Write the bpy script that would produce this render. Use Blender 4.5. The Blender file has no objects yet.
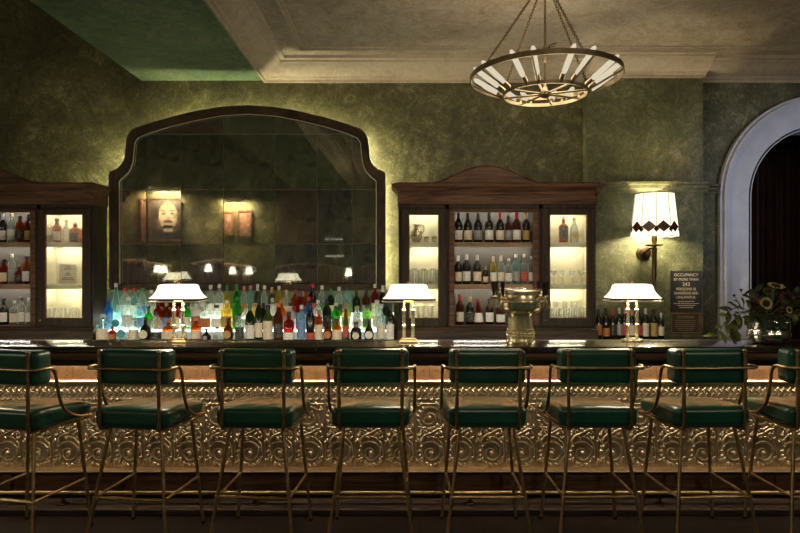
import bpy, bmesh, math, random
from mathutils import Vector, Matrix
random.seed(7)
PI = math.pi
S = bpy.context.scene
COL = S.collection
H = 1.6            # eye height of the photographer
F = 600.0          # focal length in picture elements (27 mm on a 36 mm wide sensor)
def PX(px, Y): return (px - 400.0) / F * Y
def PZ(py, Y): return H - (py - 266.5) / F * Y

# ------------------------------------------------------------------ materials
def nt(name):
    m = bpy.data.materials.new(name); m.use_nodes = True
    t = m.node_tree; t.nodes.clear()
    out = t.nodes.new('ShaderNodeOutputMaterial')
    return m, t, out
def principled(t, col=(.5, .5, .5), rough=.5, metal=0., **kw):
    p = t.nodes.new('ShaderNodeBsdfPrincipled')
    p.inputs['Base Color'].default_value = (*col, 1)
    p.inputs['Roughness'].default_value = rough
    p.inputs['Metallic'].default_value = metal
    for k, v in kw.items(): p.inputs[k].default_value = v
    return p
def coords(t, scale=(1, 1, 1), kind='Object'):
    tc = t.nodes.new('ShaderNodeTexCoord'); mp = t.nodes.new('ShaderNodeMapping')
    mp.inputs['Scale'].default_value = scale
    t.links.new(tc.outputs[kind], mp.inputs['Vector'])
    return mp.outputs['Vector']
def noise(t, vec, scale, detail=4, rough=.55, dist=0.):
    n = t.nodes.new('ShaderNodeTexNoise')
    n.inputs['Scale'].default_value = scale; n.inputs['Detail'].default_value = detail
    n.inputs['Roughness'].default_value = rough; n.inputs['Distortion'].default_value = dist
    t.links.new(vec, n.inputs['Vector']); return n.outputs['Fac']
def ramp(t, fac, stops):
    r = t.nodes.new('ShaderNodeValToRGB'); e = r.color_ramp.elements
    while len(e) < len(stops): e.new(.5)
    for el, (p, c) in zip(e, stops): el.position = p; el.color = (*c, 1)
    t.links.new(fac, r.inputs['Fac']); return r.outputs['Color']
def mixc(t, fac, a, b, mode='MIX'):
    n = t.nodes.new('ShaderNodeMix'); n.data_type = 'RGBA'; n.blend_type = mode
    if isinstance(fac, (int, float)): n.inputs['Factor'].default_value = fac
    else: t.links.new(fac, n.inputs['Factor'])
    t.links.new(a, n.inputs[6]); t.links.new(b, n.inputs[7]); return n.outputs[2]
def bump(t, p, height, strength=.3, dist=.01):
    b = t.nodes.new('ShaderNodeBump'); b.inputs['Strength'].default_value = strength
    b.inputs['Distance'].default_value = dist
    t.links.new(height, b.inputs['Height']); t.links.new(b.outputs['Normal'], p.inputs['Normal'])
MATS = {}
def simple(name, col, rough=.5, metal=0., var=0., vscale=8, bmp=0., bscale=60, **kw):
    if name in MATS: return MATS[name]
    m, t, out = nt(name); p = principled(t, col, rough, metal, **kw)
    v = coords(t)
    if var:
        n = noise(t, v, vscale, 5, .6)
        lo = tuple(c * (1 - var) for c in col); hi = tuple(min(1, c * (1 + var)) for c in col)
        t.links.new(ramp(t, n, [(.3, lo), (.7, hi)]), p.inputs['Base Color'])
    if bmp: bump(t, p, noise(t, v, bscale, 3), bmp, .004)
    t.links.new(p.outputs[0], out.inputs[0]); MATS[name] = m; return m
def plaster(name, stops, s1=1.1, s2=5., rough=.6, bs=.25, mix=(.34, .30, .36)):
    """trowelled plaster: broad clouds, smaller patches and fine scratchy strokes"""
    m, t, out = nt(name); p = principled(t, rough=rough)
    v = coords(t)
    ls = [noise(t, v, s1, 8, .66, .8), noise(t, v, s2, 8, .72, 2.2), noise(t, v, s2 * 3.6, 6, .75, 4.)]
    acc = None
    for l, w in zip(ls, mix):
        q = t.nodes.new('ShaderNodeMath'); q.operation = 'MULTIPLY_ADD'; q.inputs[1].default_value = w
        t.links.new(l, q.inputs[0])
        if acc is not None: t.links.new(acc, q.inputs[2])
        else: q.inputs[2].default_value = 0
        acc = q.outputs[0]
    t.links.new(ramp(t, acc, stops), p.inputs['Base Color'])
    bump(t, p, acc, bs, .03)
    t.links.new(p.outputs[0], out.inputs[0]); return m
def wood(name, dark, light, rough=.35, axis=(1, 12, 12), coat=.2):
    m, t, out = nt(name); p = principled(t, rough=rough); p.inputs['Coat Weight'].default_value = coat
    v = coords(t, axis)
    n = noise(t, v, 2.2, 8, .65, .8)
    t.links.new(ramp(t, n, [(.36, dark), (.64, light)]), p.inputs['Base Color']); p.inputs['Specular IOR Level'].default_value = .3
    bump(t, p, n, .12, .004)
    t.links.new(p.outputs[0], out.inputs[0]); return m
def emit(name, col, st):
    m, t, out = nt(name); e = t.nodes.new('ShaderNodeEmission')
    e.inputs[0].default_value = (*col, 1); e.inputs[1].default_value = st
    t.links.new(e.outputs[0], out.inputs[0]); return m
def glassy(name, col, body=.25, rough=.06, gloss=.12, glow=.55):
    """thin tinted glass with its liquid: see-through tint, milky light scattered through the body, mirror-like sheen"""
    m, t, out = nt(name)
    tr = t.nodes.new('ShaderNodeBsdfTransparent'); tr.inputs[0].default_value = (*col, 1)
    p = principled(t, tuple(c * .8 for c in col), rough)
    p.inputs['Specular IOR Level'].default_value = .8
    tl = t.nodes.new('ShaderNodeBsdfTranslucent'); tl.inputs[0].default_value = (*[min(1, c * 1.1) for c in col], 1)
    m2 = t.nodes.new('ShaderNodeMixShader'); m2.inputs[0].default_value = glow
    t.links.new(p.outputs[0], m2.inputs[1]); t.links.new(tl.outputs[0], m2.inputs[2])
    lw = t.nodes.new('ShaderNodeLayerWeight'); lw.inputs[0].default_value = gloss * 2
    mth = t.nodes.new('ShaderNodeMath'); mth.operation = 'MULTIPLY_ADD'
    mth.inputs[1].default_value = .8; mth.inputs[2].default_value = body; mth.use_clamp = True
    t.links.new(lw.outputs['Facing'], mth.inputs[0])
    mx = t.nodes.new('ShaderNodeMixShader')
    t.links.new(mth.outputs[0], mx.inputs[0]); t.links.new(tr.outputs[0], mx.inputs[1]); t.links.new(m2.outputs[0], mx.inputs[2])
    t.links.new(mx.outputs[0], out.inputs[0]); return m
def label_mat(name, col, ink=(.05, .04, .03)):
    m, t, out = nt(name); p = principled(t, col, .55)
    v = coords(t, (50, 50, 120)); n = noise(t, v, 1.0, 1, .5)
    a = ramp(t, n, [(.56, col), (.66, tuple(.65 * c + .35 * i for c, i in zip(col, ink)))])
    t.links.new(a, p.inputs['Base Color']); t.links.new(p.outputs[0], out.inputs[0]); return m

M_wall = plaster('olive_plaster', [(.39, (.016, .015, .005)), (.46, (.050, .048, .017)), (.53, (.100, .095, .038)), (.60, (.27, .25, .13))])
M_pier = plaster('green_plaster', [(.39, (.028, .033, .014)), (.46, (.075, .083, .038)), (.53, (.130, .136, .066)), (.60, (.29, .28, .17))])
M_soffit = plaster('green_soffit_plaster', [(.39, (.035, .055, .025)), (.46, (.075, .135, .062)), (.53, (.14, .20, .10)), (.60, (.30, .30, .17))], 1.4, 6)
M_ceil = plaster('cream_ceiling_plaster', [(.38, (.16, .115, .07)), (.46, (.32, .255, .18)), (.55, (.46, .40, .31)), (.64, (.58, .52, .42))], .9, 4, .7, .15)
M_crown = plaster('cream_crown_plaster', [(.36, (.28, .21, .14)), (.5, (.42, .35, .26)), (.64, (.52, .46, .36))], 1.5, 5, .65, .1)
M_arch = simple('lilac_white_paint', (.50, .50, .56), .45, var=.12, vscale=5)
M_floor = wood('dark_floor_boards', (.006, .004, .003), (.024, .015, .010), .45, (14, 1, 1), .05)
M_darkwood = wood('dark_stained_oak', (.014, .009, .006), (.070, .044, .026), .6, (1.2, 8, 14), .0)
M_vwood = wood('dark_stained_oak_upright', (.010, .006, .004), (.044, .027, .015), .6, (14, 8, 1.2), .0)
M_redwood = wood('reddish_stained_oak', (.032, .014, .007), (.15, .072, .035), .55, (1.2, 8, 14), .0)
M_shelfwood = wood('pale_brown_shelf_wood', (.14, .085, .045), (.36, .24, .13), .45, (1.2, 8, 14))
M_bartop = simple('polished_dark_bar_top', (.030, .022, .015), .16, var=.5, vscale=4, **{'Coat Weight': .6, 'Coat Roughness': .06})
M_black = simple('black_wood', (.008, .006, .005), .4)
M_brass = simple('aged_brass', (.42, .30, .155), .30, 1., var=.3, vscale=18)
M_brightbrass = simple('polished_brass', (.80, .70, .46), .27, .9)
M_bronze = simple('dark_bronze', (.10, .065, .035), .38, 1., var=.3, vscale=12)
M_copper = simple('copper_sheet', (.46, .25, .12), .38, .9, var=.2, vscale=20)
M_ledge = simple('worn_brass_ledge', (.55, .38, .20), .35, .8, var=.2, vscale=10)
M_silver = simple('hammered_silver', (.62, .60, .54), .12, 1., bmp=.9, bscale=42)
M_leather = simple('green_leather', (.004, .058, .034), .34, var=.35, vscale=6, bmp=.18, bscale=26, **{'Coat Weight': .25, 'Coat Roughness': .25})
M_piping = simple('dark_green_piping', (.003, .03, .018), .4)
M_cream = simple('cream_paint_board', (.62, .56, .40), .55, var=.12, vscale=9)
M_white = simple('grey_back_board', (.065, .062, .054), .5, var=.08)
M_sign = simple('black_sign_enamel', (.020, .021, .020), .4)
M_signb = simple('dark_brown_plaque', (.050, .035, .025), .4)
M_gold = simple('gold_lettering', (.66, .58, .40), .4)
M_darkgold = simple('dull_gold_lettering', (.30, .22, .12), .4)
M_beadwhite = simple('milky_beads', (.8, .74, .62), .3)

def tin_material():
    m, t, out = nt('pressed_tin_gilt'); p = principled(t, rough=.34, metal=.85)
    g = t.nodes.new('ShaderNodeNewGeometry'); v = coords(t)
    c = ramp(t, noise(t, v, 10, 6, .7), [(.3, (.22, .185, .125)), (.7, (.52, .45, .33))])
    pt = ramp(t, g.outputs['Pointiness'], [(.44, (.30, .26, .22)), (.5, (.8, .8, .8)), (.58, (1.5, 1.4, 1.25))])  # recess shade and ridge highlights mixed into the tin colour
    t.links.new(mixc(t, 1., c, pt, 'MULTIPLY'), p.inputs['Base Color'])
    bump(t, p, noise(t, v, 60, 4), .2, .003)
    t.links.new(p.outputs[0], out.inputs[0]); return m
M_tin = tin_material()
def mirror_material(tone, haze):
    m, t, out = nt('antique_mirror_glass'); v = coords(t)
    p = principled(t, (.36, .36, .30), .035, 1.)
    n = noise(t, v, 3.2, 8, .72, 1.0)
    t.links.new(ramp(t, n, [(.36, tuple(.45 * c for c in tone)), (.5, tuple(.8 * c for c in tone)), (.64, tone)]), p.inputs['Base Color'])
    t.links.new(ramp(t, noise(t, v, 7, 8, .8), [(.45, (.02, .02, .02)), (.8, (.10, .10, .10))]), p.inputs['Roughness'])
    d = principled(t, haze, .5); mx = t.nodes.new('ShaderNodeMixShader')
    t.links.new(ramp(t, noise(t, v, 4.5, 8, .8, 2.), [(.40, (.10, .10, .10)), (.65, (.45, .45, .45))]), mx.inputs[0])
    t.links.new(p.outputs[0], mx.inputs[1]); t.links.new(d.outputs[0], mx.inputs[2]); t.links.new(mx.outputs[0], out.inputs[0]); return m
M_mirrors = [mirror_material((.66, .66, .55), (.16, .16, .11)), mirror_material((.60, .62, .48), (.125, .145, .085)), mirror_material((.60, .54, .46), (.15, .115, .09)), mirror_material((.50, .52, .46), (.11, .12, .105))]
def shade_material(name, col, st, seam=0):
    m, t, out = nt(name)
    e = t.nodes.new('ShaderNodeEmission'); e.inputs[0].default_value = (*col, 1); e.inputs[1].default_value = st
    p = principled(t, (.7, .62, .45), .6)
    a = t.nodes.new('ShaderNodeAddShader')
    t.links.new(e.outputs[0], a.inputs[0]); t.links.new(p.outputs[0], a.inputs[1]); t.links.new(a.outputs[0], out.inputs[0]); return m
M_shade = shade_material('glowing_parchment_shade', (1., .90, .68), 1.7)
M_shadeamb = simple('amber_glass_diamond', (.085, .020, .008), .25, var=.5, vscale=30)
M_shadedark = simple('dark_glass_diamond', (.02, .012, .008), .25)
M_bulb = emit('warm_lamp_bulb', (1., .82, .55), 9)
M_tube = emit('frosted_tube_bulb', (1., .88, .64), .62)
M_ledw = emit('white_led_strip', (1., .90, .74), 52)
M_ledy = emit('yellow_led_strip', (1., .91, .66), 92)
M_ledhalo = emit('halo_led_strip', (1., .92, .56), 190)
M_led_riser = emit('lit_acrylic_step', (.94, 1., .86), 6.5)
M_led_dim = emit('dim_acrylic_front', (.92, 1., .82), .32)
M_led_front = emit('lit_acrylic_front', (.92, 1., .82), 1.5)
M_pane = glassy('clear_pane', (.95, .97, .95), .03, .02, .1)
M_tumbler = glassy('clear_tumbler_glass', (.96, .97, .95), .10, .04, .3)

G = {  # bottle glass
    'clear': glassy('clear_bottle_glass', (.90, .96, .93), .14), 'pale': glassy('pale_aqua_glass', (.66, .90, .88), .16),
    'blue': glassy('blue_glass', (.16, .40, .72), .22), 'green': glassy('bright_green_glass', (.10, .52, .10), .20),
    'olive': glassy('olive_glass', (.22, .26, .06), .35), 'darkgreen': glassy('dark_green_glass', (.03, .07, .025), .55),
    'amber': glassy('amber_liquor', (.62, .24, .05), .22), 'brown': glassy('brown_glass', (.22, .07, .02), .45),
    'red': glassy('red_liquor', (.45, .05, .04), .3), 'yellow': glassy('yellow_liquor', (.86, .70, .20), .2),
    'black': simple('black_bottle', (.010, .009, .008), .18), 'wine': simple('wine_bottle_glass', (.014, .014, .009), .12),
    'white': simple('white_bottle', (.62, .62, .58), .35), 'lime': glassy('lime_glass', (.50, .80, .30), .2),
}
L = {'cream': label_mat('cream_label', (.78, .68, .50)), 'white': label_mat('white_label', (.82, .80, .74)),
     'teal': label_mat('teal_label', (.03, .28, .33), (.5, .7, .7)), 'orange': label_mat('orange_label', (.52, .19, .05)),
     'red': label_mat('red_label', (.42, .05, .03), (.6, .5, .3)), 'black': label_mat('black_label', (.02, .02, .02), (.6, .55, .4)),
     'gold': label_mat('gold_label', (.46, .31, .09)), 'blue': label_mat('blue_label', (.12, .25, .5), (.8, .8, .8)),
     'grey': label_mat('grey_label', (.30, .31, .30)), 'green': label_mat('green_label', (.08, .22, .07), (.6, .6, .4))}
CAPC = {'black': (.012, .012, .012), 'red': (.45, .02, .02), 'white': (.65, .62, .56), 'gold': (.45, .33, .12), 'silver': (.5, .5, .5),
        'green': (.03, .18, .07), 'blue': (.04, .09, .25), 'pink': (.55, .22, .2), 'cork': (.35, .21, .1), 'orange': (.5, .16, .03)}
CAP = {k: simple(k + '_cap', c, .4) for k, c in CAPC.items()}

# ------------------------------------------------------------------ mesh building
class MB:
    def __init__(self): self.v = []; self.f = []
    def add(self, vs, fs):
        b = len(self.v); self.v += [tuple(v) for v in vs]; self.f += [tuple(b + i for i in f) for f in fs]; return self
    def box(self, x0, x1, y0, y1, z0, z1):
        vs = [(x, y, z) for z in (z0, z1) for y in (y0, y1) for x in (x0, x1)]
        return self.add(vs, [(0, 2, 3, 1), (4, 5, 7, 6), (0, 1, 5, 4), (2, 6, 7, 3), (0, 4, 6, 2), (1, 3, 7, 5)])
    def tube(self, pts, r, n=8, closed=False, radii=None):
        pts = [Vector(p) for p in pts]; N = len(pts); rings = []
        up = None
        for i in range(N):
            if closed: tg = pts[(i + 1) % N] - pts[i - 1]
            else: tg = pts[min(i + 1, N - 1)] - pts[max(i - 1, 0)]
            tg.normalize()
            if up is None:
                up = Vector((0, 0, 1)) if abs(tg.z) < .9 else Vector((0, 1, 0))
            u = up - tg * up.dot(tg)
            if u.length < 1e-5: u = tg.orthogonal()
            u.normalize(); w = tg.cross(u); up = u
            rr = radii[i] if radii else r
            rings.append([pts[i] + (u * math.cos(a) + w * math.sin(a)) * rr for a in (2 * PI * k / n for k in range(n))])
        vs = [p for rg in rings for p in rg]; fs = []
        for i in range(N if closed else N - 1):
            a = i * n; b = ((i + 1) % N) * n
            for k in range(n): fs.append((a + k, a + (k + 1) % n, b + (k + 1) % n, b + k))
        if not closed:
            fs.append(tuple(range(n - 1, -1, -1))); fs.append(tuple((N - 1) * n + k for k in range(n)))
        return self.add(vs, fs)
    def lathe(self, prof, n=20, c=(0, 0, 0), sx=1, sy=1, sq=0, cap=True):
        vs = []; fs = []
        for r, z in prof:
            for k in range(n):
                a = 2 * PI * (k + .5) / n; ca, sa = math.cos(a), math.sin(a)
                q = 1 if not sq else 1 / (abs(ca) ** sq + abs(sa) ** sq) ** (1 / sq)
                vs.append((c[0] + r * q * ca * sx, c[1] + r * q * sa * sy, c[2] + z))
        for i in range(len(prof) - 1):
            for k in range(n): fs.append((i * n + k, i * n + (k + 1) % n, (i + 1) * n + (k + 1) % n, (i + 1) * n + k))
        if cap:
            if prof[0][0] > 1e-6: fs.append(tuple(range(n - 1, -1, -1)))
            if prof[-1][0] > 1e-6: fs.append(tuple((len(prof) - 1) * n + k for k in range(n)))
        return self.add(vs, fs)
    def prism(self, poly, a0, a1, axis='y'):
        """extrude a polygon; axis y: poly is (x,z); axis x: poly is (y,z); axis z: poly is (x,y)"""
        n = len(poly)
        def put(p, a): return (p[0], a, p[1]) if axis == 'y' else ((a, p[0], p[1]) if axis == 'x' else (p[0], p[1], a))
        vs = [put(p, a0) for p in poly] + [put(p, a1) for p in poly]
        fs = [tuple(range(n)), tuple(range(2 * n - 1, n - 1, -1))] + [(i, n + i, n + (i + 1) % n, (i + 1) % n) for i in range(n)]
        return self.add(vs, fs)
    def ball(self, c, r, n=10, m=6, s=(1, 1, 1)):
        prof = [(r * math.sin(PI * i / m), -r * math.cos(PI * i / m)) for i in range(m + 1)]
        vs = []; fs = []
        for rr, z in prof:
            for k in range(n):
                a = 2 * PI * k / n; vs.append((c[0] + rr * math.cos(a) * s[0], c[1] + rr * math.sin(a) * s[1], c[2] + z * s[2]))
        for i in range(m):
            for k in range(n): fs.append((i * n + k, i * n + (k + 1) % n, (i + 1) * n + (k + 1) % n, (i + 1) * n + k))
        return self.add(vs, fs)
    def cushion(self, x0, x1, y0, y1, z0, z1, r, n=10, m=5, fn=None):
        """rounded box, optionally shaped by fn"""
        bm = bmesh.new(); bmesh.ops.create_cube(bm, size=2)
        bmesh.ops.subdivide_edges(bm, edges=bm.edges[:], cuts=n, use_grid_fill=True)
        c = Vector(((x0 + x1) / 2, (y0 + y1) / 2, (z0 + z1) / 2)); h = Vector(((x1 - x0) / 2, (y1 - y0) / 2, (z1 - z0) / 2))
        vs = []
        bm.verts.index_update()
        def warp(q, hh):   # concentrate samples near the rim
            k = max(0, hh - r) / hh
            return q if False else math.copysign(abs(q) ** .7, q)
        for v in bm.verts:
            p = Vector((warp(v.co.x, h.x) * h.x, warp(v.co.y, h.y) * h.y, warp(v.co.z, h.z) * h.z))
            inner = Vector([max(-(h[i] - r), min(h[i] - r, p[i])) for i in range(3)])
            d = p - inner
            if d.length > 1e-9: p = inner + d.normalized() * r
            p += c
            vs.append(fn(p) if fn else p)
        fs = [[v.index for v in f.verts] for f in bm.faces]; bm.free()
        return self.add(vs, fs)
    def xf(self, mat):
        self.v = [tuple(mat @ Vector(p)) for p in self.v]; return self
    def build(self, name, mat, parent=None, smooth=True, angle=40, bevel=0):
        me = bpy.data.meshes.new(name); me.from_pydata(self.v, [], self.f); me.update()
        bm = bmesh.new(); bm.from_mesh(me); bmesh.ops.remove_doubles(bm, verts=bm.verts, dist=1e-6)
        bmesh.ops.recalc_face_normals(bm, faces=bm.faces); bm.to_mesh(me); bm.free()
        if smooth:
            for p in me.polygons: p.use_smooth = True
            me.set_sharp_from_angle(angle=math.radians(angle))
        me.materials.append(mat)
        o = bpy.data.objects.new(name, me); COL.objects.link(o)
        if parent: o.parent = parent
        if bevel:
            b = o.modifiers.new('bevel', 'BEVEL'); b.width = bevel; b.segments = 2; b.limit_method = 'ANGLE'
        return o
def tag(o, label=None, cat=None, group=None, kind=None):
    if label: o['label'] = label
    if cat: o['category'] = cat
    if group: o['group'] = group
    if kind: o['kind'] = kind
    return o
def empty(name, loc=(0, 0, 0), rz=0, **kw):
    o = bpy.data.objects.new(name, None); COL.objects.link(o); o.location = loc; o.rotation_euler = (0, 0, rz)
    o.empty_display_size = .1
    return tag(o, **kw)
def kids(o): return [c for c in bpy.data.objects if c.parent == o]
def copy_tree(o, parent=None):
    c = o.copy(); COL.objects.link(c)
    if parent: c.parent = parent
    for ch in kids(o): copy_tree(ch, c)
    return c
def struct(name, mb, mat, **kw):
    o = mb.build(name, mat, **kw); o['kind'] = 'structure'; return o
def smooth_path(pts, it=2):
    pts = [Vector(p) for p in pts]
    for _ in range(it):
        q = [pts[0]]
        for a, b in zip(pts, pts[1:]): q += [a * .75 + b * .25, a * .25 + b * .75]
        q.append(pts[-1]); pts = q
    return pts
ORD = ['', 'first', 'second', 'third', 'fourth', 'fifth', 'sixth', 'seventh', 'eighth', 'ninth', 'tenth', 'eleventh', 'twelfth', 'thirteenth', 'fourteenth',
       'fifteenth', 'sixteenth', 'seventeenth', 'eighteenth', 'nineteenth', 'twentieth', 'twenty-first', 'twenty-second', 'twenty-third', 'twenty-fourth',
       'twenty-fifth', 'twenty-sixth', 'twenty-seventh', 'twenty-eighth', 'twenty-ninth', 'thirtieth', 'thirty-first', 'thirty-second', 'thirty-third', 'thirty-fourth']
def text_mesh(mb, s, size, x, z, y, depth=.001, width=None):
    """upright lettering facing the room (towards -y), centred at x"""
    cu = bpy.data.curves.new('txt', 'FONT'); cu.body = s; cu.size = size; cu.align_x = 'CENTER'; cu.extrude = depth
    o = bpy.data.objects.new('txt', cu); COL.objects.link(o)
    bpy.context.view_layer.update()
    me = bpy.data.meshes.new_from_object(o.evaluated_get(bpy.context.evaluated_depsgraph_get()))
    vs = [Vector(v.co) for v in me.vertices]
    w = max(v.x for v in vs) - min(v.x for v in vs); k = min(1, width / w) if width else 1
    mb.add([(x + v.x * k, y - v.z, z + v.y) for v in vs], [tuple(p.vertices) for p in me.polygons])
    bpy.data.objects.remove(o); bpy.data.curves.remove(cu); bpy.data.meshes.remove(me)

# ------------------------------------------------------------------ the room
YW = 6.10; XC = -2.63; XS = -1.38; XP0, XP1 = 1.86, 3.00; YP = 5.94; ZC = 3.465; ZT = 3.66
XL, XR, YR = -8.0, 6.3, -4.2
struct('floor', MB().box(XL, XR, YR, 8.2, -.08, 0), M_floor)
struct('wall_back', MB().box(XC, XP0, YW, 6.4, 0, 4.0), M_wall)
struct('wall_back_left', MB().box(XL, XC, YW + .12, 6.4, 0, 5.0), M_wall)
struct('wall_pier', MB().box(XP0, XP1, YP, 6.4, 0, 4.0), M_pier)
AX, AZ, AR = 4.25, 2.31, .71
arc = [(AX - AR * math.cos(a), AZ + AR * math.sin(a)) for a in [PI * k / 32 for k in range(33)]]
struct('wall_back_right', MB().prism([(XP1, 0), (AX - AR, 0)] + arc + [(AX + AR, 0), (XR, 0), (XR, 4.0), (XP1, 4.0)], YW, 6.4), M_wall)
struct('wall_left', MB().box(XL - .1, XL, YR, 6.4, 0, 5.0), M_wall)
struct('wall_right', MB().box(XR, XR + .1, YR, 8.2, 0, 4.0), M_wall)
struct('wall_rear', MB().box(XL, XR, YR - .1, YR, 0, 5.0), M_wall)
struct('ceiling_high', MB().box(XL, XC, YR, 6.4, 4.95, 5.05), M_wall)
struct('ceiling_soffit', MB().box(XC, XS, YR, YW, 3.49, 5.05), M_soffit)
struct('ceiling', MB().box(XS, XR, YR, 6.4, ZT, ZT + .1), M_ceil)
def crown_profile(w0, s=1):   # distance from the wall, height
    pr = [(0, ZC), (.018, ZC), (.022, ZC + .028), (.045, ZC + .032), (.055, ZC + .05), (.085, ZC + .062), (.13, ZC + .085), (.165, ZC + .115),
          (.185, ZC + .142), (.20, ZC + .146), (.205, ZC + .165), (.25, ZC + .170), (.255, ZT), (0, ZT)]
    return [(w0 + s * d, z) for d, z in pr]
struct('trim_1', MB().prism(crown_profile(YW, -1), XS, XP0, 'x'), M_crown, angle=25)
struct('trim_2', MB().prism(crown_profile(YP, -1), XP0 - .02, XP1 + .02, 'x'), M_crown, angle=25)
struct('trim_3', MB().prism(crown_profile(YW, -1), XP1, XR, 'x'), M_crown, angle=25)
struct('trim_4', MB().prism(crown_profile(XS, 1), YR, YW, 'y'), M_crown, angle=25)
b = MB()
for d0, d1, dz in ((.40, .43, .018), (.43, .445, .030), (.445, .475, .012)):
    b.box(XS + d0, XR, YW - d1 - .02, YW - d0 - .02, ZT - dz, ZT + .01); b.box(XS + d0, XS + d1, YR, YW - d0 - .02, ZT - dz, ZT + .01)
struct('trim_5', b, M_crown, angle=25)
# picture rail on the pier and running on to the arch
def rail_prof(y): return [(y, 2.335), (y - .015, 2.335), (y - .02, 2.36), (y - .035, 2.372), (y - .04, 2.40), (y - .065, 2.41), (y - .068, 2.432), (y, 2.436)]
b = MB().prism(rail_prof(YP), XP0 - .0, XP1 + .04, 'x'); struct('trim_6', b, M_pier, angle=25)
struct('trim_7', MB().prism(rail_prof(YW), XP1, AX - 1.03, 'x'), M_wall, angle=25)
# arch surround
def arch_band(mb, r0, r1, y0, y1):
    n = 32; o = [(AX - r1, 0)] + [(AX - r1 * math.cos(PI * k / n), AZ + r1 * math.sin(PI * k / n)) for k in range(n + 1)] + [(AX + r1, 0)]
    i = [(AX - r0, 0)] + [(AX - r0 * math.cos(PI * k / n), AZ + r0 * math.sin(PI * k / n)) for k in range(n + 1)] + [(AX + r0, 0)]
    for k in range(len(o) - 1):
        q = [o[k], o[k + 1], i[k + 1], i[k]]
        vs = [(p[0], y0, p[1]) for p in q] + [(p[0], y1, p[1]) for p in q]
        fs = [(0, 1, 2, 3), (7, 6, 5, 4), (0, 4, 5, 1), (2, 6, 7, 3)]
        if k == 0: fs.append((0, 3, 7, 4))
        if k == len(o) - 2: fs.append((1, 5, 6, 2))
        mb.add(vs, fs)
b = MB(); arch_band(b, .99, 1.02, YW - .05, YW); arch_band(b, .965, .99, YW - .075, YW); arch_band(b, .93, .965, YW - .055, YW); arch_band(b, .905, .93, YW - .035, YW); arch_band(b, .70, .905, YW - .02, YW)
arch_band(b, .69, .715, YW - .02, 6.4)
struct('door_1', b, M_arch, angle=30)
# dim room beyond the arch, closed by a pleated curtain
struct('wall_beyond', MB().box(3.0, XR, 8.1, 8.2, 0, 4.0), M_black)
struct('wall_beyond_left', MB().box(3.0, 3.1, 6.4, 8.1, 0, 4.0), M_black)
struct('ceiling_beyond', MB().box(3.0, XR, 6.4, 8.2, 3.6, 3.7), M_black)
b = MB(); n = 260; vs = []; fs = []
for i in range(n + 1):
    x = 3.2 + 3.0 * i / n; y = 7.3 + .045 * math.sin(i * .95) + .015 * math.sin(i * .31)
    vs += [(x, y, .02), (x, y, 3.5), (x, y + .01, .02), (x, y + .01, 3.5)]
for i in range(n):
    a = 4 * i; fs += [(a, a + 4, a + 5, a + 1), (a + 2, a + 3, a + 7, a + 6), (a + 1, a + 5, a + 7, a + 3), (a, a + 2, a + 6, a + 4)]
fs += [(0, 1, 3, 2), (4 * n, 4 * n + 2, 4 * n + 3, 4 * n + 1)]
M_curtain = simple('dark_maroon_velvet', (.040, .012, .008), .8, var=.4, vscale=5)
cur = b.add(vs, fs).build('curtain', M_curtain, angle=80)
tag(cur, 'dark maroon pleated curtain hanging behind the white arch', 'curtain')

# ------------------------------------------------------------------ front bar
BX0, BX1 = -4.2, 4.25
b = MB(); pf = [(4.06, 1.075), (4.06, 1.10), (3.765, 1.10), (3.752, 1.097), (3.745, 1.088), (3.745, 1.072), (3.755, 1.065), (3.80, 1.065), (3.80, 1.075)]
b.prism(pf, BX0, BX1, 'x')
tag(b.build('bar_worktop', M_bartop, angle=30), 'long polished dark bar top behind the row of green stools', 'bar top')
bf = empty('bar_counter', (0, 4.08, 0), label='bar front with gilded pressed tin panels under a copper strip and brass ledge', cat='bar front')
def bpart(name, mb, mat, **kw):
    mb.v = [(x, y - 4.08, z) for x, y, z in mb.v]
    return mb.build(name, mat, bf, **kw)
bpart('carcass', MB().box(BX0, BX1, 4.10, 4.40, .012, 1.0).box(BX0, BX1, 3.83, 4.40, 1.0, 1.064), M_black)
bpart('arm_rail', MB().lathe([(.028, BX0), (.028, BX1)], 14).xf(Matrix(((0, 0, 1, 0), (0, 1, 0, 3.80), (-1, 0, 0, 1.034), (0, 0, 0, 1)))), M_redwood)
bpart('apron', MB().box(BX0, BX1, 3.835, 3.855, .965, 1.0), M_black)
b = MB(); n = int((BX1 - BX0) / .22)
for i in range(n): b.box(BX0 + .22 * i + .001, BX0 + .22 * (i + 1) - .001, 4.072, 4.10, .838, .99)
bpart('copper_strip', b, M_copper, bevel=.002)
b = MB()
for i in range(n):
    for k in (.04, .18):
        for z in (.862, .895, .93): b.ball((BX0 + .22 * i + k, 4.072, z), .0045, 6, 4)
bpart('rivet', b, M_bronze)
bpart('ledge', MB().prism([(4.10, .815), (4.045, .815), (4.033, .819), (4.030, .827), (4.035, .836), (4.10, .838)], BX0, BX1, 'x'), M_ledge)
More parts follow.
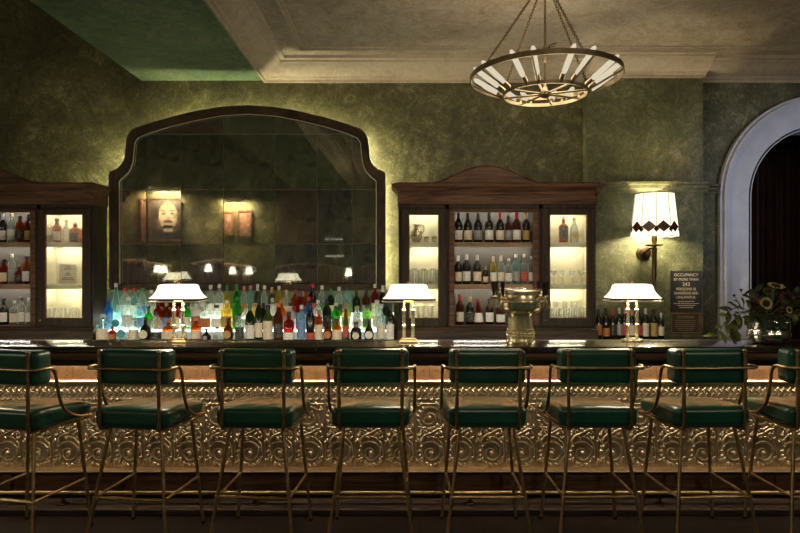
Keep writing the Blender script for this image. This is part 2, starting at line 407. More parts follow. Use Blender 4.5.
# pressed tin panel with scrolls in real relief
def spiral(cx, cz, r0, turns, a0, sgn=1, tail=None, n=34):
    pts = []
    if tail: pts += tail
    for i in range(n + 1):
        t = i / n; r = r0 * (1 - t) ** .85 + .005; a = a0 + sgn * 2 * PI * turns * t
        pts.append((cx + r * math.cos(a), cz + r * math.sin(a)))
    return pts
TW = .205
def tin_panel():
    mb = MB(); w = TW
    mb.box(.0008, w - .0008, -.006, .018, .239, .809)
    for x in (.003, w - .003): mb.tube([(x, -.006, .240), (x, -.006, .806)], .0035, 6)
    def rib(p2, r0, r1, y=-.010):
        r0 *= 1.35; r1 *= 1.2
        m = len(p2); rad = [max(.0022, r0 + (r1 - r0) * abs(2 * i / (m - 1) - .6)) for i in range(m)]
        mb.tube([(x, y, z) for x, z in p2], r0, 6, radii=rad)
    def lobe(x, z, ang, L, wd, y=-.008):
        L *= 1.15; wd *= 1.2
        pts = []; ca, sa = math.cos(ang), math.sin(ang)
        for t, k in ((0, .25), (.2, .8), (.45, 1.), (.7, .75), (.9, .35), (1., .08)):
            pts.append((x + ca * L * t, y - .003 * math.sin(PI * t), z + sa * L * t, wd * k))
        mb.tube([p[:3] for p in pts], 1, 6, radii=[p[3] for p in pts])
    # big lower scroll
    rib(spiral(.106, .335, .074, 1.5, 2.4, -1), .0085, .0045); mb.ball((.106, -.006, .335), .017, 10, 6)
    rib(spiral(.106, .335, .084, .5, 2.2, 1, n=20), .005, .003)
    # big upper scroll, turning the other way
    rib(spiral(.094, .575, .070, 1.5, .7, 1), .0085, .0045); mb.ball((.094, -.006, .575), .016, 10, 6)
    rib(spiral(.094, .575, .080, .5, -.6, -1, n=20), .005, .003)
    # stem joining them
    rib([(.034, .375), (.034, .42), (.060, .455), (.11, .475), (.150, .50), (.168, .545), (.158, .60)], .007, .004)
    rib([(.175, .27), (.188, .33), (.180, .40), (.14, .44), (.095, .45)], .006, .003)
    # small side curl
    rib(spiral(.060, .462, .030, 1.1, 3.6, -1, n=20), .005, .003)
    for q in range(9):
        a = 2.4 + q * .42; lobe(.106 + .070 * math.cos(a), .335 + .070 * math.sin(a), a + .9, .028, .0085)
    for q in range(9):
        a = -.6 - q * .42; lobe(.094 + .066 * math.cos(a), .575 + .066 * math.sin(a), a - .9, .027, .0085)
    for x, z, a in ((.06, .455, 1.9), (.10, .475, 1.2), (.14, .49, .3), (.13, .445, .9),
                    (.03, .28, .9), (.18, .275, 2.2), (.02, .52, 1.4), (.03, .50, -.4), (.16, .65, 2.2), (.02, .65, .8)):
        lobe(x, z, a, .038, .009)
    for x, z, a in ((.02, .44, 1.0), (.02, .40, 1.7), (.185, .46, 2.2), (.19, .50, 1.8), (.02, .50, .6), (.015, .64, .9), (.19, .62, 2.0), (.18, .36, 2.4), (.015, .27, 1.2), (.06, .262, .2), (.14, .262, .4), (.10, .43, 2.6), (.165, .42, .9), (.06, .49, 2.2)):
        lobe(x, z, a, .034, .008); lobe(x, z, a + .7, .026, .006)
    # upper border of leaf sprays
    rib([(.006, .668), (w - .006, .668)], .0035, .0035)
    for q in range(5):
        x = .02 + q * .041
        rib(spiral(x, .715, .020, 1.0, 1.2, 1, n=14), .004, .0025); lobe(x, .745, 1.1, .045, .007); lobe(x + .015, .74, 2.3, .035, .007); lobe(x - .005, .69, .6, .03, .006)
    rib([(.006, .797), (w - .006, .797)], .004, .004)
    return mb
tp = None; nt_ = int((BX1 - BX0) / TW)
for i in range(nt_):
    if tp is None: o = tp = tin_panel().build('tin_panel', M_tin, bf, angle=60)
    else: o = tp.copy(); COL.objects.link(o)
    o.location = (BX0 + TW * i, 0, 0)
b = MB(); b.prism([(4.10, .215), (4.04, .215), (4.02, .217), (4.008, .222), (4.004, .228), (4.008, .234), (4.03, .238), (4.10, .238)], BX0, BX1, 'x')
bpart('skirting_moulding', b, M_ledge)
b = MB(); b.box(BX0, BX1, 4.09, 4.11, .05, .214)
x = BX0
while x < BX1: b.box(x, x + .06, 4.072, 4.09, .05, .214); x += .75
b.box(BX0, BX1, 4.072, 4.09, .05, .075); b.box(BX0, BX1, 4.072, 4.09, .19, .214)
bpart('kick_board', b, M_redwood, bevel=.003)
bpart('plinth', MB().box(BX0, BX1, 3.845, 4.11, .002, .042), M_darkwood, bevel=.006)
bpart('led_strip', MB().box(BX0 + .05, BX1 - .05, 3.872, 3.884, .992, .998), emit('underbar_led', (1., .85, .63), 70))
# foot rail
fr = empty('foot_rail', (0, 3.93, .042), label='brass foot rail running along the bottom of the bar', cat='foot rail')
def at(mb, o, name, mat, **kw):
    l = o.location; mb.v = [(x - l[0], y - l[1], z - l[2]) for x, y, z in mb.v]; return mb.build(name, mat, o, **kw)
at(MB().tube([(BX0, 3.93, .118), (BX1, 3.93, .118)], .013, 12), fr, 'rail', M_brass)
for px in (-140, 63, 255, 470, 660, 860):
    x = PX(px, 3.93)
    at(MB().lathe([(.035, .043), (.035, .049), (.012, .056), (.010, .09), (.017, .10), (.017, .108)], 12, (x, 3.93, 0)), fr, 'bracket', M_bronze)
# purse hook
hk = MB().tube(smooth_path([(0, 0, .0), (0, -.004, -.02), (0, -.02, -.032), (0, -.036, -.022), (0, -.036, -.008)]), .004, 8).tube(smooth_path([(.0, 0, -.01), (.02, -.004, -.03), (.035, -.012, -.02), (.036, -.014, -.006)]), .0035, 8).box(-.012, .012, .0, .006, -.02, .006)
o = hk.build('purse_hook', M_bronze); o.location = (PX(645, 3.83), 3.828, .985); tag(o, 'small dark bag hook screwed under the bar edge', 'hook')

# back counter
tag(MB().box(-5.2, 3.12, 5.44, 5.93, .875, .91).build('back_worktop', M_bartop, bevel=.004), 'dark back counter top carrying the bottles and the two cabinets', 'counter top')
bc = empty('back_bar_cupboard', (-.9, 5.7, 0), label='dark wooden back bar cupboards hidden behind the front bar', cat='cupboard')
at(MB().box(-5.2, 3.1, 5.52, 5.92, .01, .874), bc, 'body', M_darkwood)

# ------------------------------------------------------------------ bar stools
def stool_meshes(root):
    P = lambda mb, n, m, **kw: mb.build(n, m, root, **kw)
    def seatfn(p):
        q = p.copy()
        ex = max(0, 1 - (p.x / .225) ** 2); ey = max(0, 1 - ((p.y - .02) / .22) ** 2)
        if p.z > .74:
            q.z += .012 * ex * ey - .03 * max(0, (p.y + .2) / .43) ** 1.6
            q.z += .006 * math.sin(p.x * 46 + 2 * math.sin(p.y * 21)) * ex * ey
        w = 1 + .06 * max(0, (p.y + .2) / .43); q.x *= w
        return q
    P(MB().cushion(-.22, .22, -.196, .232, .695, .800, .028, 14, fn=seatfn), 'seat', M_leather, angle=80)
    pts = []
    for k in range(40):
        a = 2 * PI * k / 40; n = 8; q = 1 / (abs(math.cos(a)) ** n + abs(math.sin(a)) ** n) ** (1 / n)
        y = .018 + .212 * q * math.sin(a); pts.append((.219 * q * math.cos(a) * (1 + .06 * (y + .2) / .43), y, .700))
    P(MB().tube(pts, .006, 6, True), 'piping', M_piping)
    def backfn(p):
        q = p.copy(); q.y += .035 * (p.x / .215) ** 2 * (1 if p.y > -.15 else .0); q.y -= .0; return q
    P(MB().cushion(-.215, .215, -.191, -.105, .935, 1.128, .026, 12, fn=backfn), 'backrest', M_leather, angle=80)
    for s in (-1, 1):
        path = smooth_path([(s * .177, -.206, 1.120), (s * .177, -.206, .95), (s * .177, -.207, .76), (s * .177, -.206, .700), (s * .172, -.19, .680), (s * .165, -.14, .678)], 2)
        mb = MB().tube(path, .0105, 10).ball((s * .177, -.206, 1.124), .0135, 10, 6)
        P(mb, 'post', M_brass)
    for s in (-1, 1):
        for z in (.965, 1.10):
            P(MB().ball((s * .177, -.2175, z), .006, 8, 4), 'bolt', M_bronze)
    half = [(.247, .195, .692), (.250, .13, .700), (.252, .05, .72), (.252, -.03, .775), (.252, -.068, .86), (.252, -.082, .95), (.252, -.095, 1.005), (.251, -.125, 1.032), (.250, -.18, 1.032), (.243, -.212, 1.031), (.22, -.223, 1.030)]
    full = smooth_path(half + [(-x, y, z) for x, y, z in reversed(half)], 2)
    P(MB().tube(full, .0095, 10), 'armrest', M_brass)
    P(MB().tube([(-.20, -.14, .682), (.20, -.14, .682), (.247, .195, .682), (-.247, .195, .682)], .009, 8, True), 'seat_frame', M_brass)
    feet = [(-1, -.14, -.25, .155, .245), (1, -.14, -.25, .155, .245), (-1, .17, .215, .178, .235), (1, .17, .215, .178, .235)]
    for s, y0, y1, x0, x1 in feet:
        d = Vector((s * (x1 - x0), y1 - y0, -.68))
        top = Vector((s * x0, y0, .682)); ft = top + d * (.668 / .68)
        leg = P(MB().tube([top, ft], .0105, 10), 'leg', M_brass)
        MB().lathe([(.013, .002), (.0135, .012), (.012, .02)], 10, (s * x1, y1, 0)).build('foot_cap', M_bronze, leg)
    k = (.682 - .30) / .68
    def on(s, y0, y1, x0, x1): return Vector((s * (x0 + (x1 - x0) * k), y0 + (y1 - y0) * k, .30))
    p = [on(*f) for f in feet]
    P(MB().tube([p[0] - Vector((.012, 0, 0)), p[1] + Vector((.012, 0, 0))], .0095, 10), 'footrest', M_brass)
    P(MB().tube([p[0], p[2]], .0085, 10), 'stretcher', M_brass); P(MB().tube([p[1], p[3]], .0085, 10), 'stretcher', M_brass)
stool_spots = [(1, 3.34, 12, 'green leather bar stool cut off by the left edge, leftmost of the row'),
    (129.2, 3.35, 7.5, 'green leather bar stool in front of the left cabinet end, second from left'),
    (252.8, 3.37, 4.5, 'green leather bar stool below the middle of the mirror, third from left'),
    (370.6, 3.38, 0, 'green leather bar stool left of the middle table lamp, fourth from left'),
    (488.4, 3.38, 0, 'green leather bar stool in front of the beer tower, fifth from left'),
    (600, 3.38, 0, 'green leather bar stool just left of the right table lamp, third from right'),
    (714.4, 3.38, -3, 'green leather bar stool below the black notice plaque, second from right'),
    (829, 3.38, 0, 'green leather bar stool cut off by the right edge below the flower bowl')]
st0 = None
for c, Y, rot, lab in stool_spots:
    if st0 is None:
        o = st0 = empty('bar_stool'); stool_meshes(st0)
    else: o = copy_tree(st0)
    a = -math.radians(rot); o.rotation_euler = (0, 0, a)
    o.location = (PX(c, Y) - .205 * math.sin(a), Y + .205 * math.cos(a), 0)
    tag(o, lab, 'bar stool', 'green leather bar stools along the bar')

# ------------------------------------------------------------------ cabinets
def cabinet(x0, label, n_=0):
    Y0, Y1 = 5.66, 5.925; W = 1.86
    root = empty('display_cabinet', (x0 + W / 2, Y0, .911), label=label, cat='cabinet', group='tall oak bottle cabinets on the back counter')
    def P(mb, name, mat, parent=root, **kw):
        mb.v = [(x + x0 - root.location[0], y - root.location[1], z - root.location[2]) for x, y, z in mb.v]
        return mb.build(name, mat, parent, **kw)
    # carcass: sides, partitions, top, bottom, stiles
    b = MB()
    for a in ((0, .03), (.435, .475), (1.32, 1.36), (W - .03, W)): b.box(a[0], a[1], Y0, Y1, .915, 2.21)
    b.box(.03, W - .03, Y0, Y1, .915, 1.04); b.box(.03, W - .03, Y0, Y1, 2.14, 2.21)
    P(b, 'carcass', M_vwood, bevel=.003)
    P(MB().box(.475, 1.32, Y1 - .012, Y1, 1.04, 2.14), 'back_board', M_white)
    P(MB().box(.03, .435, Y1 - .012, Y1, 1.04, 2.14).box(.03, .036, Y0 + .03, Y1 - .012, 1.04, 2.14).box(.429, .435, Y0 + .03, Y1 - .012, 1.04, 2.14), 'lining', M_cream)
    P(MB().box(1.36, W - .03, Y1 - .012, Y1, 1.04, 2.14).box(1.36, 1.366, Y0 + .03, Y1 - .012, 1.04, 2.14).box(W - .036, W - .03, Y0 + .03, Y1 - .012, 1.04, 2.14), 'lining', M_cream)
    # base moulding
    P(MB().prism([(Y0, 1.03), (Y0 - .012, 1.022), (Y0 - .016, 1.008), (Y0 - .03, 1.0), (Y0 - .034, .985), (Y0 - .034, .912), (Y0, .912)], -.012, W + .012, 'x'), 'base_moulding', M_darkwood)
    # frame round the open middle bay
    b = MB()
    for a0, a1, c0, c1 in ((.475, .525, 1.04, 2.14), (1.268, 1.32, 1.04, 2.14)): b.box(a0, a1, Y0 - .012, Y0 + .02, c0, c1)
    b.box(.525, 1.268, Y0 - .012, Y0 + .02, 2.112, 2.14); b.box(.525, 1.268, Y0 - .012, Y0 + .02, 1.035, 1.048)
    P(b, 'bay_frame', M_redwood, bevel=.006)
    # rope beading up the corners
    for x in (.008, .455, 1.34, W - .008):
        P(MB().tube([(x, Y0 - .002, 1.04 + .02 * k) for k in range(55)], .006, 6, radii=[.0075 if k % 2 else .005 for k in range(55)]), 'rope_bead', M_vwood)
    # cornice and pediment
    prof = [(Y0, 2.185), (Y0 - .012, 2.19), (Y0 - .014, 2.205), (Y0 - .02, 2.212), (Y0 - .02, 2.268), (Y0 - .03, 2.276), (Y0 - .036, 2.30), (Y0 - .062, 2.33), (Y0 - .085, 2.345), (Y0 - .09, 2.372), (Y1, 2.372), (Y1, 2.185)]
    b = MB().prism(prof, -.01, W + .01, 'x')
    side = [(0, 2.268), (-.012, 2.276), (-.016, 2.30), (-.042, 2.33), (-.065, 2.345), (-.07, 2.372), (.02, 2.372), (.02, 2.268)]
    b.prism(side, Y0 - .09, Y1, 'y'); b.prism([(W - x, z) for x, z in side], Y0 - .09, Y1, 'y')
    P(b, 'cornice', M_redwood, angle=25)
    def ped(c, hw, h0, h1):
        pts = [(c - hw, h0)]
        for k in range(25):
            t = -1 + 2 * k / 24; pts.append((c + hw * t, h0 + .006 + (h1 - h0) * (math.cos(PI * t / 2) ** 2) ** .75))
        return pts + [(c + hw, h0)]
    b = MB().prism(ped(.83, .52, 2.372, 2.528), Y0 - .02, Y0 + .02)
    b.prism(ped(.83, .54, 2.372, 2.536), Y0 - .035, Y0 - .021) if False else None
    rimp = ped(.83, .535, 2.372, 2.54)[1:-1]; b.tube([(x, Y0 - .026, z) for x, z in rimp], .008, 8)
    P(b, 'pediment', M_redwood)
    P(MB().box(-.02, W + .02, Y0 - .06, Y1, 2.373, 2.386), 'top_board', M_darkwood)
    # shelves and lights
    for (a0, a1, mat, led, zz) in ((.036, .429, M_cream, M_ledy, (1.10, 1.43, 1.828)), (.476, 1.319, M_shelfwood, M_ledw, (1.43, 1.828)), (1.366, W - .036, M_cream, M_ledy, (1.10, 1.43, 1.828))):
        for z in zz:
            if z > 1.2 or mat is M_cream:
                sh = P(MB().box(a0, a1, Y0 + .025, Y1 - .013, z - .030, z).box(a0, a1, Y0 + .018, Y0 + .026, z - .044, z + .001), 'shelf', mat, bevel=.002)
        for z in [q for q in zz if q > 1.2] + [2.17]:
            P(MB().box(a0 + .02, a1 - .02, Y0 + .14, Y0 + .15, z - .036, z - .0315), 'led_strip', led)
    # glazed doors
    for d0, d1, hs in ((.022, .450, 1), (1.345, W - .016, -1)):
        g0, g1 = d0 + .072, d1 - .072
        b = MB().box(d0, g0, Y0 - .022, Y0 - .002, 1.04, 2.14).box(g1, d1, Y0 - .022, Y0 - .002, 1.04, 2.14).box(g0, g1, Y0 - .022, Y0 - .002, 1.04, 1.112).box(g0, g1, Y0 - .022, Y0 - .002, 2.092, 2.14)
        door = P(b, 'door', M_vwood, bevel=.004)
        b = MB(); m = .008
        b.box(g0, g0 + m, Y0 - .026, Y0 - .004, 1.112, 2.092).box(g1 - m, g1, Y0 - .026, Y0 - .004, 1.112, 2.092).box(g0, g1, Y0 - .026, Y0 - .004, 1.112, 1.112 + m).box(g0, g1, Y0 - .026, Y0 - .004, 2.092 - m, 2.092)
        P(b, 'glazing_bead', M_redwood, door, bevel=.003)
        P(MB().box(g0 + .006, g1 - .006, Y0 - .014, Y0 - .010, 1.118, 2.086), 'pane', M_pane, door)
        kx = d1 - .03 if hs < 0 else d0 + .03
        P(MB().ball((kx if hs > 0 else d0 + .03, Y0 - .032, 1.095), .010, 10, 6).tube([(kx if hs > 0 else d0 + .03, Y0 - .03, 1.095), (kx if hs > 0 else d0 + .03, Y0 - .02, 1.095)], .004, 8), 'knob', M_brass, door)
    return root
XCR, XCL = -.012, -4.752
cabinet(XCR, 'carved oak cabinet with arched pediment between the mirror and the wall sconce')
cabinet(XCL, 'carved oak cabinet on the far side of the mirror, cut by the left edge')

# ------------------------------------------------------------------ bottles
PROF = {
 'wine': [(.93, 0), (1, .015), (1, .60), (.93, .66), (.62, .73), (.40, .78), (.36, .83), (.36, .95), (.41, .955), (.41, .975)],
 'tall': [(.95, 0), (1, .015), (1, .66), (.9, .71), (.5, .77), (.36, .82), (.36, .93)],
 'squat': [(.92, 0), (1, .02), (1, .50), (.95, .58), (.65, .68), (.36, .72), (.34, .90)],
 'globe': [(.62, 0), (.80, .05), (1, .24), (.98, .36), (.80, .52), (.45, .64), (.28, .70), (.28, .90)],
 'cone': [(.95, 0), (1, .03), (.92, .22), (.66, .52), (.38, .76), (.30, .84), (.30, .93)],
 'square': [(.93, 0), (1, .02), (1, .60), (.92, .66), (.45, .72), (.34, .75), (.34, .90)],
 'flask': [(.85, 0), (.98, .03), (1.06, .30), (1.0, .52), (.66, .66), (.34, .71), (.32, .90)],
 'gin': [(.95, 0), (1, .02), (1, .56), (.90, .66), (.55, .74), (.40, .80), (.40, .90)],
}
SHAPE_WORD = {'wine': 'slim', 'tall': 'tall', 'squat': 'squat', 'globe': 'round', 'cone': 'tapering', 'square': 'square', 'flask': 'flat', 'gin': 'broad'}
GW = {'clear': 'clear', 'pale': 'pale aqua', 'blue': 'blue', 'green': 'bright green', 'olive': 'olive', 'darkgreen': 'dark green', 'amber': 'amber', 'brown': 'brown',
      'red': 'red', 'yellow': 'yellow', 'black': 'black', 'wine': 'blackish', 'white': 'white', 'lime': 'lime'}
CACHE = {}
def bottle(kind, h, r, glass, lab, cap, loc, label, group, lz=(.10, .46), disc=False, name='bottle'):
    key = (kind, round(h, 3), round(r, 3), glass, lab, cap, lz, disc)
    if key in CACHE:
        o = copy_tree(CACHE[key])
    else:
        sq = 5 if kind == 'square' else 0; sy = .55 if kind == 'flask' else 1
        n = 16
        o = MB().lathe([(a * r, z * h) for a, z in PROF[kind]], n, sq=sq, sy=sy).build(name, G[glass], angle=50)
        pr = [(a * r, z * h) for a, z in PROF[kind]]
        def rad(z):
            for (r0, z0), (r1, z1) in zip(pr, pr[1:]):
                if z0 <= z <= z1: return r0 + (r1 - r0) * (z - z0) / max(1e-6, z1 - z0)
            return pr[-1][0]
        if lab:
            b = MB(); vs = []; fs = []
            if disc:
                zc = (lz[0] + lz[1]) / 2 * h; R = min(r * .78, (lz[1] - lz[0]) / 2 * h); yy = -rad(zc) * sy - .0015
                b.lathe([(R, 0), (R, .003)], 18).xf(Matrix(((1, 0, 0, 0), (0, 0, -1, yy + .001), (0, 1, 0, zc), (0, 0, 0, 1))))
            else:
                m = 10; A = 1.25 if not sq else 1.15; lv = [lz[0] + (lz[1] - lz[0]) * k / 3 for k in range(4)]
                for z in lv:
                    for k in range(m + 1):
                        a = -PI / 2 - A + 2 * A * k / m; ca, sa = math.cos(a), math.sin(a)
                        q = 1 if not sq else 1 / (abs(ca) ** sq + abs(sa) ** sq) ** (1 / sq)
                        rr = rad(z * h) * q * 1.02 + .0008; vs.append((rr * ca, rr * sa * sy, z * h))
                for i in range(3):
                    for k in range(m): fs.append((i * (m + 1) + k, i * (m + 1) + k + 1, (i + 1) * (m + 1) + k + 1, (i + 1) * (m + 1) + k))
                b.add(vs, fs)
            b.build('paper_label', L[lab], o)
        rn = pr[-1][0]
        if kind == 'wine':
            MB().lathe([(rn * 1.02, h * .80), (rn * 1.04, h * .97), (rn * 1.04, h), (0, h)], 12).build('capsule', CAP[cap], o)
        else:
            MB().lathe([(rn * 1.0, h * .885), (rn * 1.22, h * .89), (rn * 1.22, h * .99), (rn * 1.0, h), (0, h)], 12).build('cap', CAP[cap], o)
        CACHE[key] = o
    o.location = loc; o.rotation_euler = (0, 0, 0)
    tag(o, label, 'bottle', group); return o
def describe(kind, glass, lab, cap, disc):
    return f"{GW[glass]} {SHAPE_WORD[kind]} bottle, " + (f"{'round ' if disc else ''}{lab} label" if lab else "no label") + f", {cap} cap"
def row(items, Y, z, phrase, group, wide=1.):
    for i, it in enumerate(items):
        px, top, wpx, kind, glass, lab, cap = it[:7]; kw = it[7] if len(it) > 7 else {}
        h = PZ(top, Y) - z; r = wpx * wide / 2 / F * Y
        lbl = describe(kind, glass, lab, cap, kw.get('disc')) + f", {ORD[i + 1]} from left, {phrase}"
        bottle(kind, h, r, glass, lab, cap, (PX(px, Y), Y, z + .001), lbl, group, **kw)
D = {'disc': True}
front = [
 (103, 314, 11.5, 'squat', 'pale', 'cream', 'silver', {'lz': (.04, .46)}), (112.5, 326, 6.6, 'squat', 'red', 'orange', 'black'), (123.5, 315, 10.6, 'globe', 'clear', 'teal', 'silver', D),
 (134.2, 318, 10, 'gin', 'clear', 'cream', 'gold', {'lz': (.04, .5)}), (145.5, 317, 11, 'globe', 'black', 'cream', 'black', D), (156.5, 312, 10.6, 'gin', 'clear', 'black', 'black', {'lz': (.02, .3)}),
 (168.5, 320, 11.5, 'flask', 'amber', 'cream', 'orange', {'lz': (.08, .46)}), (182, 318, 9, 'tall', 'clear', 'white', 'white'), (196, 318, 10, 'squat', 'amber', 'cream', 'gold'), (206.4, 329, 8.8, 'globe', 'black', 'grey', 'black', D),
 (217.3, 327, 9, 'globe', 'clear', 'grey', 'black', D), (228.2, 318, 10.2, 'globe', 'brown', 'gold', 'black', D), (240, 313, 8, 'square', 'clear', 'black', 'black', {'lz': (.06, .5)}),
 (250, 303, 8.6, 'wine', 'darkgreen', 'white', 'green', {'lz': (.06, .42)}), (258.8, 296, 7.4, 'wine', 'darkgreen', 'cream', 'black', {'lz': (.08, .40)}), (268, 305, 9, 'gin', 'olive', 'cream', 'black', {'lz': (.04, .56)}),
 (278.3, 303, 8.8, 'gin', 'brown', 'black', 'orange'), (289, 312, 9.2, 'square', 'red', 'white', 'black', {'lz': (.04, .3)}), (301.5, 305, 8, 'tall', 'pale', 'blue', 'white', {'lz': (.08, .6)}),
 (310.3, 303, 8, 'wine', 'black', 'red', 'black', {'lz': (.02, .22)}), (318.8, 311, 7.6, 'gin', 'amber', 'cream', 'orange', {'lz': (.04, .55)}), (327.8, 319, 8.8, 'globe', 'brown', 'orange', 'black', D), (337, 319, 9.4, 'squat', 'amber', 'cream', 'black', {'lz': (.04, .5)}),
 (345.8, 305, 7.4, 'cone', 'olive', 'red', 'cork', {'lz': (.10, .42)}), (356, 322, 10.6, 'squat', 'black', 'cream', 'black', D), (369, 319, 9.4, 'globe', 'black', 'white', 'black', D), (380.8, 304, 8.4, 'gin', 'clear', 'cream', 'silver', {'lz': (.08, .44)}),
 (390.2, 303, 7.4, 'wine', 'wine', 'white', 'black', {'lz': (.04, .44)})]
mid = [
 (108.5, 298, 7.6, 'gin', 'blue', 'blue', 'blue'), (118, 305, 9, 'globe', 'pale', 'teal', 'silver', D), (128.5, 297, 9.4, 'square', 'clear', 'white', 'white'), (139, 303, 9, 'gin', 'pale', 'blue', 'silver'), (148.5, 306, 8.4, 'flask', 'green', 'green', 'black'),
 (158, 302, 7.6, 'tall', 'red', 'orange', 'black'), (166.5, 303, 7.4, 'tall', 'brown', 'blue', 'gold'), (175, 302, 7.6, 'gin', 'red', 'cream', 'black'), (186, 302, 8, 'tall', 'green', 'white', 'blue'), (196, 300, 8.4, 'gin', 'white', 'red', 'black'),
 (206, 304, 9, 'square', 'clear', 'orange', 'silver'), (216.5, 305, 9, 'gin', 'clear', 'white', 'black'), (227, 300, 9, 'square', 'yellow', 'gold', 'white'), (237, 297, 8, 'tall', 'green', 'green', 'green'), (246, 306, 8.4, 'gin', 'clear', 'white', 'gold'),
 (254.5, 304, 7.6, 'tall', 'yellow', 'cream', 'pink'), (263.5, 303, 7.4, 'wine', 'darkgreen', 'grey', 'black'), (272.5, 298, 7.6, 'tall', 'clear', 'cream', 'silver'), (281, 300, 8, 'gin', 'amber', 'cream', 'gold'), (290.6, 303, 8.2, 'square', 'white', 'white', 'black'),
 (300, 292, 7.6, 'tall', 'red', 'blue', 'blue'), (309, 297, 7.8, 'gin', 'blue', 'white', 'red'), (318, 300, 7.8, 'tall', 'clear', 'red', 'white'), (327, 299, 8, 'wine', 'darkgreen', 'black', 'black'), (336, 303, 7.8, 'gin', 'green', 'green', 'silver'), (346, 302, 8.2, 'flask', 'yellow', 'cream', 'cork'),
 (357, 306, 9, 'gin', 'clear', 'white', 'gold'), (367, 305, 8.4, 'tall', 'lime', 'green', 'black'), (377, 300, 8.4, 'gin', 'clear', 'white', 'white'), (386, 300, 7.6, 'wine', 'darkgreen', 'teal', 'black')]
back = [
 (116, 283, 8.8, 'cone', 'pale', None, 'silver'), (125.3, 288, 7.6, 'tall', 'clear', 'white', 'red'), (134.5, 288.5, 7.6, 'gin', 'pale', 'white', 'red'), (142.5, 288, 7.8, 'gin', 'clear', 'blue', 'green'), (151.5, 290, 7.4, 'tall', 'clear', 'white', 'white'),
 (160, 292, 7, 'tall', 'red', 'gold', 'black'), (168.5, 293, 7, 'wine', 'brown', 'orange', 'black'), (177, 292, 7, 'tall', 'brown', 'red', 'gold'), (185.5, 292, 7, 'tall', 'red', 'cream', 'black'), (194, 292, 7, 'tall', 'clear', 'white', 'silver'), (202.5, 292, 7, 'gin', 'white', 'grey', 'black'),
 (210.6, 285, 7, 'tall', 'clear', 'white', 'silver'), (219.5, 284, 7.4, 'tall', 'clear', 'white', 'white'), (227.2, 285, 5.6, 'wine', 'yellow', 'cream', 'green'), (236.6, 284, 7, 'wine', 'green', 'green', 'green'), (244, 286, 6.2, 'tall', 'clear', 'orange', 'pink'),
 (250.5, 285.5, 6.6, 'tall', 'pale', 'white', 'pink'), (257.5, 284, 6.2, 'wine', 'olive', 'cream', 'silver'), (264.5, 285.5, 6.6, 'tall', 'clear', 'grey', 'white'), (272, 287, 6.6, 'wine', 'olive', 'white', 'cork'), (279, 286, 6.6, 'tall', 'yellow', 'cream', 'silver'), (286.5, 290, 6.8, 'gin', 'clear', 'cream', 'gold'),
 (295, 290, 7, 'tall', 'amber', 'red', 'red'), (303.5, 291, 7, 'wine', 'amber', 'orange', 'orange'), (312.5, 283.5, 7.4, 'gin', 'black', 'red', 'red'), (322, 285.5, 7, 'tall', 'clear', 'green', 'white'), (330.5, 289, 6.8, 'wine', 'darkgreen', 'cream', 'green'),
 (339, 287, 7, 'tall', 'clear', 'black', 'silver'), (347.5, 286, 7, 'tall', 'pale', 'green', 'black'), (356.5, 290, 7, 'wine', 'darkgreen', None, 'black'), (366, 289, 7, 'wine', 'brown', 'grey', 'black'), (375, 284, 6.6, 'tall', 'red', 'cream', 'white'), (383, 285.5, 6.6, 'wine', 'darkgreen', 'teal', 'white')]
front.sort(); mid.sort(); back.sort()
row(front, 5.59, .91, 'front row below mirror', 'bottles in the front row under the mirror', 1.06)
row(mid, 5.709, 1.00, 'middle step below mirror', 'bottles on the middle step under the mirror', 1.12)
row(back, 5.822, 1.09, 'top step below mirror', 'bottles on the top step under the mirror', 1.1)
# stepped riser with lit acrylic fronts, glowing panel behind
rs = empty('bottle_riser', (-1.48, 5.8, .911), label='stepped lit shelf for bottles standing under the mirror', cat='shelf')
at(MB().box(-2.86, -.06, 5.656, 5.768, .912, .985).box(-2.86, -.06, 5.774, 5.87, .912, 1.075), rs, 'step', M_black)
at(MB().box(-2.86, -.06, 5.656, 5.765, .986, .999), rs, 'lit_top', M_led_riser); at(MB().box(-2.86, -.06, 5.774, 5.87, 1.076, 1.089), rs, 'lit_top', M_led_riser)
at(MB().box(-2.86, -.06, 5.651, 5.655, .915, .985), rs, 'lit_front', M_led_dim); at(MB().box(-2.86, -.06, 5.769, 5.773, 1.0, 1.075), rs, 'lit_front', M_led_front)
at(MB().box(-2.86, -.06, 5.870, 5.873, 1.09, 1.15), rs, 'lit_front', M_led_front)
at(MB().box(-2.86, -.06, 5.874, 5.886, .912, 1.36), rs, 'back_panel', simple('grey_green_panel', (.17, .19, .12), .35, var=.2))
